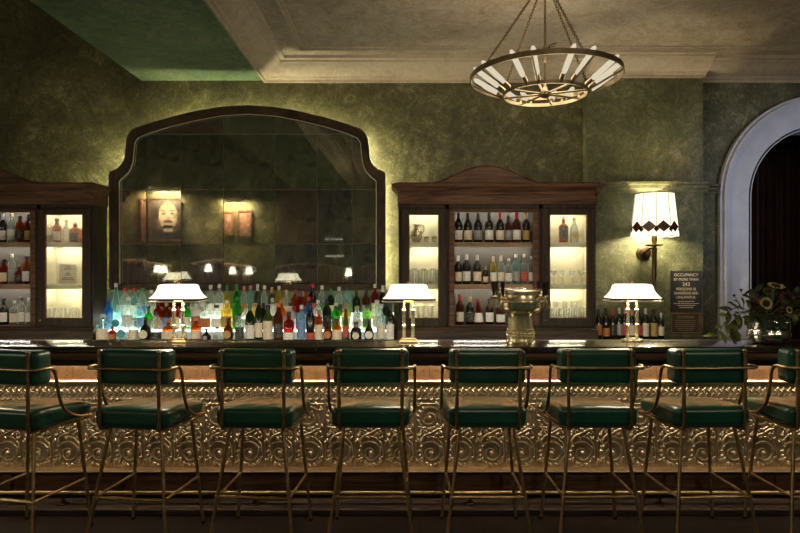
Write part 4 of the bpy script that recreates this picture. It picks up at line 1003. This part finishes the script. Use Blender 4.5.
for k in range(4):
    a = math.radians((-78, 38, 115, 211)[k]); p0 = Vector((RO * .99 * math.cos(a), RO * .99 * math.sin(a), zO + .016)); p1 = Vector((.045 * math.cos(a), .045 * math.sin(a), zTop - .02))
    d = p1 - p0; n = int(d.length / .021); b = MB(); dn = d.normalized(); u = dn.orthogonal().normalized(); w = dn.cross(u)
    for q in range(n):
        c = p0 + d * ((q + .5) / n); s1 = u if q % 2 else w
        b.tube([c + dn * .0145 * math.cos(t) + s1 * .008 * math.sin(t) for t in [2 * PI * e / 10 for e in range(10)]], .0026, 5, True)
    CP(b, 'chain', M_chain)
b = MB()
for k in range(5): b.tube([(0, 0, 3.12), (.03, -.01, 3.13 + .012 * k), (.055 + .006 * k, -.01, 3.12 + .02 * k)], .004, 6)
CP(b, 'leaf_ornament', M_bronze)

# ------------------------------------------------------------------ flowers
bx, by, bz = PX(768, 3.92), 3.915, 1.101
bw = MB().lathe([(.075, 0), (.098, .005), (.118, .022), (.127, .048), (.126, .072), (.120, .084), (.119, .090), (.123, .096), (.122, .135), (.127, .142), (.119, .142), (.114, .09), (.10, .03), (0, .012)], 40).build('flower_bowl', M_silver)
bw.location = (bx, by, bz); tag(bw, 'hammered silver bowl holding flowers on the bar by the arch', 'bowl')
M_leaf = simple('olive_leaf', (.075, .088, .018), .45, var=.5, vscale=10); M_leafd = simple('dark_leaf', (.018, .030, .010), .5, var=.5, vscale=10)
M_leafl = simple('light_green_leaf', (.14, .18, .035), .4, var=.4, vscale=12)
M_petal = simple('pale_yellow_petal', (.42, .38, .13), .5, var=.3); M_petald = simple('dark_petal', (.03, .012, .012), .6); M_seed = simple('dark_seed_head', (.022, .012, .006), .8, bmp=.8, bscale=120)
M_red = simple('wine_red_bloom', (.16, .018, .022), .6, var=.5, vscale=20); M_stem = simple('green_stem', (.06, .085, .02), .5); M_rust = simple('rust_bloom', (.16, .055, .02), .6, var=.5)
def W(px, py, Y=3.90): return Vector((PX(px, Y), Y, PZ(py, Y)))
ORG = Vector((bx, by, bz + .148))
def leaf(mb, base, tip, w, droop=.2, nrm=Vector((0, -.6, .8))):
    base, tip = Vector(base), Vector(tip); d = tip - base; s = d.cross(nrm).normalized(); up = s.cross(d).normalized(); n = 7; vs = []; fs = []
    for i in range(n + 1):
        t = i / n; c = base + d * t + up * (d.length * droop * math.sin(PI * t)); ww = w * (math.sin(PI * min(1, t * .92 + .06)) ** .8)
        vs += [c - s * ww, c + up * (-.15 * ww), c + s * ww]
    for i in range(n):
        a = 3 * i; fs += [(a, a + 1, a + 4, a + 3), (a + 1, a + 2, a + 5, a + 4)]
    mb.add(vs, fs)
OCC = []; OWN = [0]
def clear_of(pts, r=.007):
    return all((p - q).length > r + rq for p in pts for q, rq, w in OCC if w != OWN[0])
def claim(pts, r=.004): OCC.extend((p, r, OWN[0]) for p in pts)
def seg(pts, step=.008):
    out = []
    for a, c in zip(pts, pts[1:]):
        k = max(1, int((c - a).length / step)); out += [a + (c - a) * (i / k) for i in range(k)]
    return out + [pts[-1]]
def leaf_points(base, tip, w, nrm):
    d = tip - base; sd = d.cross(nrm).normalized(); up = sd.cross(d).normalized(); out = []
    for i in range(1, 9):
        t = i / 8; c = base + d * t + up * (d.length * .15 * math.sin(PI * t)); ww = w * math.sin(PI * min(1, t * .92 + .06)) ** .8
        m = max(1, int(ww / .007)); out += [c + sd * (ww * k / m) for k in range(-m, m + 1)]
    return out
def flower_root(name, label, cat, grp):
    OWN[0] += 1
    return empty(name, tuple(ORG), label=label, cat=cat, group=grp)
def FP(mb, name, mat, root, **kw):
    mb.v = [(x - root.location[0], y - root.location[1], z - root.location[2]) for x, y, z in mb.v]; return mb.build(name, mat, root, **kw)
GF = 'flowers in the silver bowl'
def sunflower(pos, nrm, r, label, pet=M_petal, rc=.55):
    root = flower_root('sunflower', label, 'flower', GF); nrm = Vector(nrm).normalized(); pos = Vector(pos); u = nrm.orthogonal().normalized(); w = nrm.cross(u)
    off = Vector((rng.uniform(-.03, .03), rng.uniform(-.03, .03), 0))
    sp = smooth_path([ORG + off * 1.2 - Vector((0, 0, .02)), ORG + off + Vector((0, 0, .03)), pos - nrm * .04, pos - nrm * .004])
    FP(MB().tube(sp, .004, 7), 'stem', M_stem, root); claim(seg(sp))
    claim([pos + (u * math.cos(a) + w * math.sin(a)) * r * k for a in [PI * q / 10 for q in range(20)] for k in (.3, .6, .85, 1.)], .005)
    b = MB()
    for k in range(20):
        a = 2 * PI * k / 20 + rng.uniform(-.1, .1); d = u * math.cos(a) + w * math.sin(a); leaf(b, pos + d * r * rc * .8, pos + d * r * rng.uniform(.9, 1.05) + nrm * r * rng.uniform(0, .2), r * .13, .1, nrm)
    FP(b, 'petal', pet, root)
    b = MB().lathe([(0, -.006), (r * rc, -.004), (r * rc, .003), (r * rc * .7, .010), (0, .012)], 18)
    R = Matrix((u, w, nrm)).transposed().to_4x4(); R.translation = pos
    FP(b.xf(R), 'seed_head', M_seed, root)
sunflower(W(766, 303.5, 3.80), (-.1, -1, .15), .042, 'pale sunflower with large dark centre facing out, middle of the bouquet')
sunflower(W(776, 286, 3.86), (.05, -.45, 1), .052, 'pale flat sunflower at the very top of the bouquet')
sunflower(W(768, 291, 3.90), (-.3, -.7, .7), .034, 'dark sunflower just below the topmost bloom of the bouquet', M_leaf)
sunflower(W(789, 310, 3.82), (.3, -1, .3), .026, 'small pale sunflower low at the outer side of the bouquet')
for (px, py, l_) in ((734, 295.5, 'small dark daisy on thin stem, lower of the two beside the arch'), (741, 290, 'small dark daisy on thin stem, upper of the two beside the arch')):
    root = flower_root('dark_daisy', l_, 'flower', GF); p = W(px, py, 3.9); base = W(745, 315, 3.9)
    sp = smooth_path([ORG + Vector((-.09, .02 if py > 293 else .045, 0)), base + Vector((0, 0 if py > 293 else .03, 0)), p * .5 + base * .5 + Vector((.008, 0, 0)), p])
    FP(MB().tube(sp, .0018, 6), 'stem', M_stem, root); claim(seg(sp)); claim([p], .018)
    b = MB()
    for k in range(10):
        a = 2 * PI * k / 10; leaf(b, p, p + Vector((.020 * math.cos(a), .016 * math.sin(a), .005)), .006, .1, Vector((0, 0, 1)))
    b.ball(tuple(p), .009, 8, 5); FP(b, 'bloom', M_petald, root)
for i, (px, py, m_, nm, word) in enumerate(((757, 301, M_red, 'amaranth', 'dark red'), (783, 296, M_red, 'amaranth', 'wine red'), (790, 301, M_red, 'amaranth', 'wine red'), (779, 312, M_red, 'amaranth', 'red'), (795, 304, M_rust, 'amaranth', 'rust'), (752, 305, M_rust, 'amaranth', 'rust brown'), (797, 316, M_rust, 'amaranth', 'rust orange'))):
    places = ('left of the big sunflower', 'right of the top sunflower', 'second right of the top sunflower', 'low in front above the bowl', 'at the upper right', 'at the upper left beside the arch trim', 'lowest at the right')
    root = flower_root('amaranth', f"{word} feathery bloom {places[i]} in the bouquet", 'flower', GF); p = W(px, py, 3.88 + .03 * (i % 3))
    sp = smooth_path([ORG + Vector((-.06 + .02 * i, .05 - .012 * i, 0)), ORG * .4 + p * .6 + Vector((0, 0, .02)), p])
    FP(MB().tube(sp, .003, 6), 'stem', M_stem, root); claim(seg(sp))
    b = MB(); d = (p - ORG).normalized()
    for k in range(34):
        q = p + d * rng.uniform(-.05, .035) + Vector((rng.gauss(0, .009), rng.gauss(0, .009), rng.gauss(0, .006))); rr = rng.uniform(.004, .008)
        if clear_of([q], rr + .001): b.ball(tuple(q), rr, 6, 4); claim([q], rr)
    if b.v: FP(b, 'bloom', m_, root)
def sprig(path, label, mat, lw_, ll, n=9):
    lw_ *= 1.25; ll *= 1.2
    root = flower_root('leafy_sprig', label, 'foliage', 'leafy sprigs in the silver bowl'); pts = smooth_path(path, 3)
    FP(MB().tube(pts, .003, 6), 'stem', M_stem, root); b = MB(); m = len(pts)
    for k in range(n):
        i = int(m * (.28 + .70 * k / (n - 1))); i = min(i, m - 2); p = pts[i]; d = (pts[i + 1] - pts[i]).normalized(); s = Vector((0, -1, .3)).cross(d).normalized() * (1 if k % 2 else -1)
        nrm_ = Vector((0, -.6, .8))
        for tr in range(14):
            sg_ = s * (1 if tr % 2 == 0 else -1)
            tip = p + (d * rng.uniform(.3, .9) + sg_ * .65 + Vector((0, -.2 + rng.uniform(-.4, .4), rng.uniform(-.5, .25)))).normalized() * ll * rng.uniform(.8, 1.1) * (1 - .035 * tr)
            ww = lw_ * rng.uniform(.8, 1.1) * (1 - .04 * tr); lp_ = leaf_points(p, tip, ww, nrm_)
            if min(q.z for q in lp_) > bz + .012 and clear_of(lp_, .003) and all((q - Vector((bx, by, q.z))).length > .136 or q.z > bz + .153 for q in lp_):
                leaf(b, p, tip, ww, .15, nrm_); claim(lp_, .003); break
    if b.v: FP(b, 'leaves', mat, root)
O2 = ORG
SPRIGS = [
    ([O2 + Vector((-.06, -.03, 0)), W(748, 312, 3.83), W(735, 312, 3.80), W(723, 324, 3.77), W(717, 337, 3.76)], 'long light green sprig drooping furthest over the bar edge', M_leafl, .014, .075, 10),
    ([O2 + Vector((-.05, -.05, 0)), W(750, 315, 3.80), W(740, 318, 3.77), W(732, 331, 3.755), W(729, 338, 3.75)], 'broad-leaved green sprig drooping beside the bowl', M_leaf, .020, .075, 8),
    ([O2 + Vector((-.06, 0, 0)), W(747, 310, 3.86), W(738, 306, 3.84), W(728, 312, 3.82)], 'olive leafy sprig reaching across the arch trim', M_leaf, .015, .07, 8),
    ([O2 + Vector((-.03, .02, 0)), W(756, 312, 3.92), W(752, 303, 3.92), W(750, 298, 3.92)], 'dark leafy sprig at the upper back beside the arch', M_leafd, .016, .06, 8),
    ([O2 + Vector((0, -.04, 0)), W(766, 316, 3.80), W(762, 314, 3.76), W(758, 318, 3.74)], 'dark leafy sprig hanging over the bowl rim', M_leafd, .018, .06, 8),
    ([O2 + Vector((.03, 0, 0)), W(778, 312, 3.88), W(784, 306, 3.88), W(790, 300, 3.88)], 'dark leafy sprig among the red blooms', M_leafd, .016, .06, 8),
    ([O2 + Vector((.05, -.02, 0)), W(784, 314, 3.84), W(793, 312, 3.82), W(802, 318, 3.80)], 'olive leafy sprig spreading past the right side of bowl', M_leaf, .015, .06, 8),
    ([O2 + Vector((.02, -.04, 0)), W(774, 315, 3.80), W(779, 318, 3.77), W(783, 322, 3.76)], 'short dark sprig at the front right rim of bowl', M_leafd, .015, .05, 7),
    ([O2 + Vector((0, .03, 0)), W(768, 306, 3.95), W(769, 298, 3.95), W(770, 292, 3.95)], 'dark upright sprig behind the big sunflower', M_leafd, .015, .06, 8),
    ([O2 + Vector((-.05, -.03, 0)), W(752, 312, 3.85), W(744, 311, 3.82), W(737, 317, 3.80), W(732, 322, 3.79)], 'big olive sprig between the drooping sprigs and the bowl', M_leaf, .018, .075, 9),
    ([O2 + Vector((.04, .03, 0)), W(781, 308, 3.95), W(788, 300, 3.95), W(794, 296, 3.95)], 'dark sprig at the upper right behind the wine red blooms', M_leafd, .016, .06, 8),
    ([O2 + Vector((.06, 0, 0)), W(788, 314, 3.90), W(798, 309, 3.90), W(808, 306, 3.90)], 'dark sprig reaching out of the picture at the right', M_leafd, .018, .065, 8),
    ([O2 + Vector((-.02, .03, 0)), W(760, 308, 3.96), W(758, 298, 3.96), W(756, 292, 3.96)], 'dark sprig behind the dark red bloom left of the sunflower', M_leafd, .016, .06, 8),
]
n0 = OWN[0]
for i, sp_ in enumerate(SPRIGS):   # every stem first, so that leaves keep clear of all of them
    OWN[0] = n0 + i + 1; claim(seg(smooth_path(sp_[0], 3)))
OWN[0] = n0
for sp_ in SPRIGS: sprig(*sp_)
# ------------------------------------------------------------------ the room behind, seen in the mirror
def framed(name, x, z, w, h, label, art, fw=.06, y=YR + .001):
    root = empty(name, (x, y, z - h / 2), label=label, cat='picture')
    MB().box(-w / 2, w / 2, 0, .02, 0, h).build('canvas', art, root)
    MB().box(-w / 2 - fw, -w / 2, 0, .05, -fw, h + fw).box(w / 2, w / 2 + fw, 0, .05, -fw, h + fw).box(-w / 2, w / 2, 0, .05, -fw, 0).box(-w / 2, w / 2, 0, .05, h, h + fw).build('frame', M_redwood, root, bevel=.008)
    return root
px_ = lambda p: (p - 400) / 37.3
def zr(py): return H + (266.5 - py - 10) / 37.3
pr = framed('portrait', px_(165.5), zr(220), .95, 1.08, 'large painted portrait of a moustached person in dark coat on rear wall', simple('dark_umber_canvas', (.05, .035, .025), .6, var=.4, vscale=4))
def disc_(mb, x, z, rx, rz, y0, y1): mb.prism([(x + rx * math.cos(2 * PI * k / 28), z + rz * math.sin(2 * PI * k / 28)) for k in range(28)], y0, y1)
M_skin = simple('painted_skin', (.62, .45, .30), .6, var=.15); M_ink = simple('painted_dark', (.03, .022, .016), .6)
b = MB(); b.prism([(-.40, .0), (.40, .0), (.36, .16), (.16, .27), (-.16, .27), (-.36, .16)], .020, .024); b.build('painted_coat', M_ink, pr)
b = MB(); disc_(b, 0, .76, .31, .31, .020, .024); b.build('painted_hair', M_ink, pr)
b = MB(); disc_(b, 0, .64, .245, .375, .024, .028); b.prism([(-.11, .20), (.11, .20), (.14, .40), (-.14, .40)], .024, .028); b.build('painted_face', M_skin, pr)
b = MB(); b.prism([(-.15, .46), (.15, .46), (.08, .53), (-.08, .53)], .028, .031); disc_(b, -.115, .70, .055, .026, .028, .031); disc_(b, .115, .70, .055, .026, .028, .031); b.box(-.19, -.05, .028, .031, .765, .79); b.box(.05, .19, .028, .031, .765, .79); b.box(-.035, .035, .028, .031, .565, .585)
b.build('painted_feature', M_ink, pr)
b = MB(); b.prism([(-.13, .22), (.13, .22), (.10, .30), (-.10, .30)], .028, .031); b.build('painted_collar', simple('painted_white', (.5, .45, .36), .6), pr)
art = simple('reddish_print', (.20, .09, .06), .6, var=.9, vscale=9)
framed('picture', px_(232.5), zr(217), .20, .56, 'narrow framed print on rear wall, nearer the portrait', art, .05); framed('picture', px_(248), zr(217), .30, .62, 'wider framed print on rear wall, farther from the portrait', art, .05)
def pic_light(x, z, w, label, e, parent_y=YR):
    root = empty('picture_light', (x, YR + .001, z), label=label, cat='picture lamp')
    MB().tube([(0, 0, 0), (0, .16, .04)], .008, 8).tube([(-w / 2, .17, .045), (w / 2, .17, .045)], .018, 10).build('arm', M_brass, root)
    MB().box(-w / 2 + .01, w / 2 - .01, .165, .175, .022, .026).build('bulb', emit('picture_bulb', (1, .78, .5), 30), root)
    li = bpy.data.lights.new('picture_light', 'AREA'); li.shape = 'RECTANGLE'; li.size = w; li.size_y = .03; li.energy = e; li.color = (1, .80, .52)
    lo = bpy.data.objects.new('picture_lamp_beam', li); COL.objects.link(lo); lo.parent = root; lo.location = (0, .20, .01); lo.rotation_euler = (math.radians(-38), 0, 0)
pic_light(px_(165.5), zr(198.5) + .12, .7, 'brass picture lamp above the portrait', 130); pic_light(px_(240), zr(200.5) + .06, .6, 'brass picture lamp above the two prints', 85)
# high-backed booths and small tables with lamps
M_booth = simple('rust_brown_leather', (.16, .055, .025), .45, var=.3); M_tabletop = simple('dark_table_top', (.03, .02, .014), .25)
def booth(x, label, w=1.7):
    root = empty('booth_seat', (x, -3.55, 0), label=label, cat='booth', group='brown leather booths along the rear wall')
    MB().cushion(-w / 2, w / 2, -.25, .30, .30, .48, .04, 6).build('seat', M_booth, root); MB().box(-w / 2 + .02, w / 2 - .02, -.25, .26, .002, .298).build('plinth', M_black, root)
    b = MB()
    for k in range(9): b.cushion(-w / 2 + w * k / 9, -w / 2 + w * (k + 1) / 9, -.44, -.27, .40, 1.42 + .10 * math.sin(PI * (k + .5) / 9), .04, 4)
    b.build('backrest', M_booth, root, angle=70)
    b = MB().tube([(-w / 2 + w * k / 18, -.27, 1.44 + .10 * math.sin(PI * k / 18)) for k in range(19)], .012, 6); b.build('piping', M_cream, root)
for x, l_ in ((-6.9, 'brown leather booth nearest the left wall under the portrait'), (-4.7, 'brown leather booth below the two framed prints'), (-2.4, 'brown leather booth behind the floor lamp'), (-.2, 'brown leather booth on the rear wall furthest from the portrait')): booth(x, l_)
def round_table(x, y, label):
    root = empty('cafe_table', (x, y, 0), label=label, cat='table', group='small round tables in the room')
    MB().lathe([(.0, .725), (.33, .725), (.34, .735), (.34, .75), (0, .75)], 32).build('tabletop', M_tabletop, root); MB().lathe([(.22, .002), (.22, .012), (.03, .03), (.025, .70), (.08, .724)], 16).build('pedestal', M_black, root)
def small_lamp(x, y, label, z=.752):
    root = empty('cordless_lamp', (x, y, z), label=label, cat='lamp', group='small white cordless lamps on the room tables')
    MB().lathe([(.05, 0), (.05, .012), (.008, .018), (.007, .62)], 14).build('stand', M_brass, root); MB().lathe([(.085, .56), (.045, .72), (.042, .72), (.08, .56)], 18, cap=False).build('shade', shade_material('lit_white_shade', (1, .9, .75), 5.) if 'lws' not in MATS else MATS['lws'], root)
for i, (px, py, Y) in enumerate(((230.5, 259, -2.6), (247, 249, -2.4), (346, 275, -1.2), (155.5, 245, -2.5), (162, 254, -1.9), (206, 268, -1.4))):
    s_ = 600 / (2 * 5.945 - Y); x = (px - 400) / s_
    nm = ('below the first print', 'below the second print', 'in front of the booth behind floor lamp', 'below the portrait, rearmost', 'below the portrait, nearer the bar', 'between portrait and prints')[i]
    if i != 1: round_table(x if i else x + .18, Y, 'small dark round table ' + nm)
    small_lamp(x, Y, 'small white cordless lamp ' + nm)
fl = empty('floor_lamp', (-1.42, -.6, 0), label='tall floor lamp with dark drum shade behind the photographer', cat='lamp')
MB().lathe([(.15, .002), (.15, .02), (.02, .035), (.012, .1), (.012, 1.72), (.02, 1.74)], 18).build('stand', M_brass, fl)
fs_ = MB().lathe([(.19, 1.74), (.185, 2.06), (.18, 2.06), (.185, 1.74)], 28, cap=False).build('shade', simple('blue_grey_fabric', (.07, .09, .09), .7), fl)
MB().lathe([(.192, 1.725), (.193, 1.75), (.182, 1.75), (.182, 1.725)], 28).build('lower_rim', shade_material('pale_rim', (.9, .9, .8), .7), fs_); MB().lathe([(.186, 2.045), (.187, 2.065), (.178, 2.065), (.178, 2.045)], 28).build('upper_rim', shade_material('pale_rim_upper', (.9, .9, .8), .7), fs_)

# ------------------------------------------------------------------ added fill lights and chandelier glow
def area(name, loc, rot, size, energy, col, sy_=None):
    li = bpy.data.lights.new(name, 'AREA'); li.energy = energy; li.color = col; li.size = size
    if sy_: li.shape = 'RECTANGLE'; li.size_y = sy_
    o = bpy.data.objects.new(name, li); COL.objects.link(o); o.location = loc; o.rotation_euler = rot; return o
def spot(name, loc, target, energy, col, ang, blend=.6, rad=.06):
    li = bpy.data.lights.new(name, 'SPOT'); li.energy = energy; li.color = col; li.spot_size = math.radians(ang); li.spot_blend = blend; li.shadow_soft_size = rad
    o = bpy.data.objects.new(name, li); COL.objects.link(o); o.location = loc
    o.rotation_euler = (Vector(target) - Vector(loc)).to_track_quat('-Z', 'Y').to_euler(); return o
# unseen fill points added behind the photographer, without fixtures
def globe(name, loc, e, col, r=.16):
    li = bpy.data.lights.new(name, 'POINT'); li.energy = e; li.color = col; li.shadow_soft_size = r
    o = bpy.data.objects.new(name, li); COL.objects.link(o); o.location = loc
globe('room_fill', (1.0, -.8, 2.6), 62, (1, .86, .62)); globe('room_fill', (4.2, -.4, 2.6), 50, (1, .90, .70)); globe('room_fill', (-6.6, .3, 2.4), 70, (1, .88, .62))
area('bottle_fill', (-.9, 4.42, .93), (math.radians(98), 0, 0), 6.4, 17, (1, .90, .70), .05)  # fill strip added behind the bar to brighten bottle and cabinet fronts
# cool spot added for the bluish light on the arch; no window built
def spot(name, loc, target, energy, col, ang, blend=.6, rad=.06):
    li = bpy.data.lights.new(name, 'SPOT'); li.energy = energy; li.color = col; li.spot_size = math.radians(ang); li.spot_blend = blend; li.shadow_soft_size = rad
    o = bpy.data.objects.new(name, li); COL.objects.link(o); o.location = loc
    o.rotation_euler = (Vector(target) - Vector(loc)).to_track_quat('-Z', 'Y').to_euler(); return o
spot('arch_cool_fill', (5.9, 1.6, 2.4), (3.95, 6.1, 2.3), 240, (.70, .78, 1.), 34, .9, .25)
# chandelier glow
pl_ = bpy.data.lights.new('chandelier_glow', 'POINT'); pl_.energy = 30; pl_.color = (1, .84, .6); pl_.shadow_soft_size = .45
po = bpy.data.objects.new('chandelier_glow', pl_); COL.objects.link(po); po.location = (cxx, YC, 2.93)

wd = bpy.data.worlds.new('world'); S.world = wd; wd.use_nodes = True
wd.node_tree.nodes['Background'].inputs[0].default_value = (.02, .022, .02, 1); wd.node_tree.nodes['Background'].inputs[1].default_value = .3
cam = bpy.data.cameras.new('camera'); co = bpy.data.objects.new('camera', cam); COL.objects.link(co)
cam.lens = 27; cam.sensor_width = 36; cam.sensor_fit = 'HORIZONTAL'; co.location = (0, 0, H); co.rotation_euler = (PI / 2, 0, 0); cam.clip_start = .05
S.camera = co
S.view_settings.view_transform = 'Standard'; S.view_settings.look = 'None'; S.view_settings.exposure = .22; S.view_settings.gamma = 1; S.view_settings.use_curve_mapping = False
S.cycles.use_denoising = True; S.cycles.max_bounces = 10; S.cycles.transparent_max_bounces = 40; S.cycles.glossy_bounces = 5; S.cycles.sample_clamp_indirect = 4
S.cycles.caustics_reflective = False; S.cycles.caustics_refractive = False
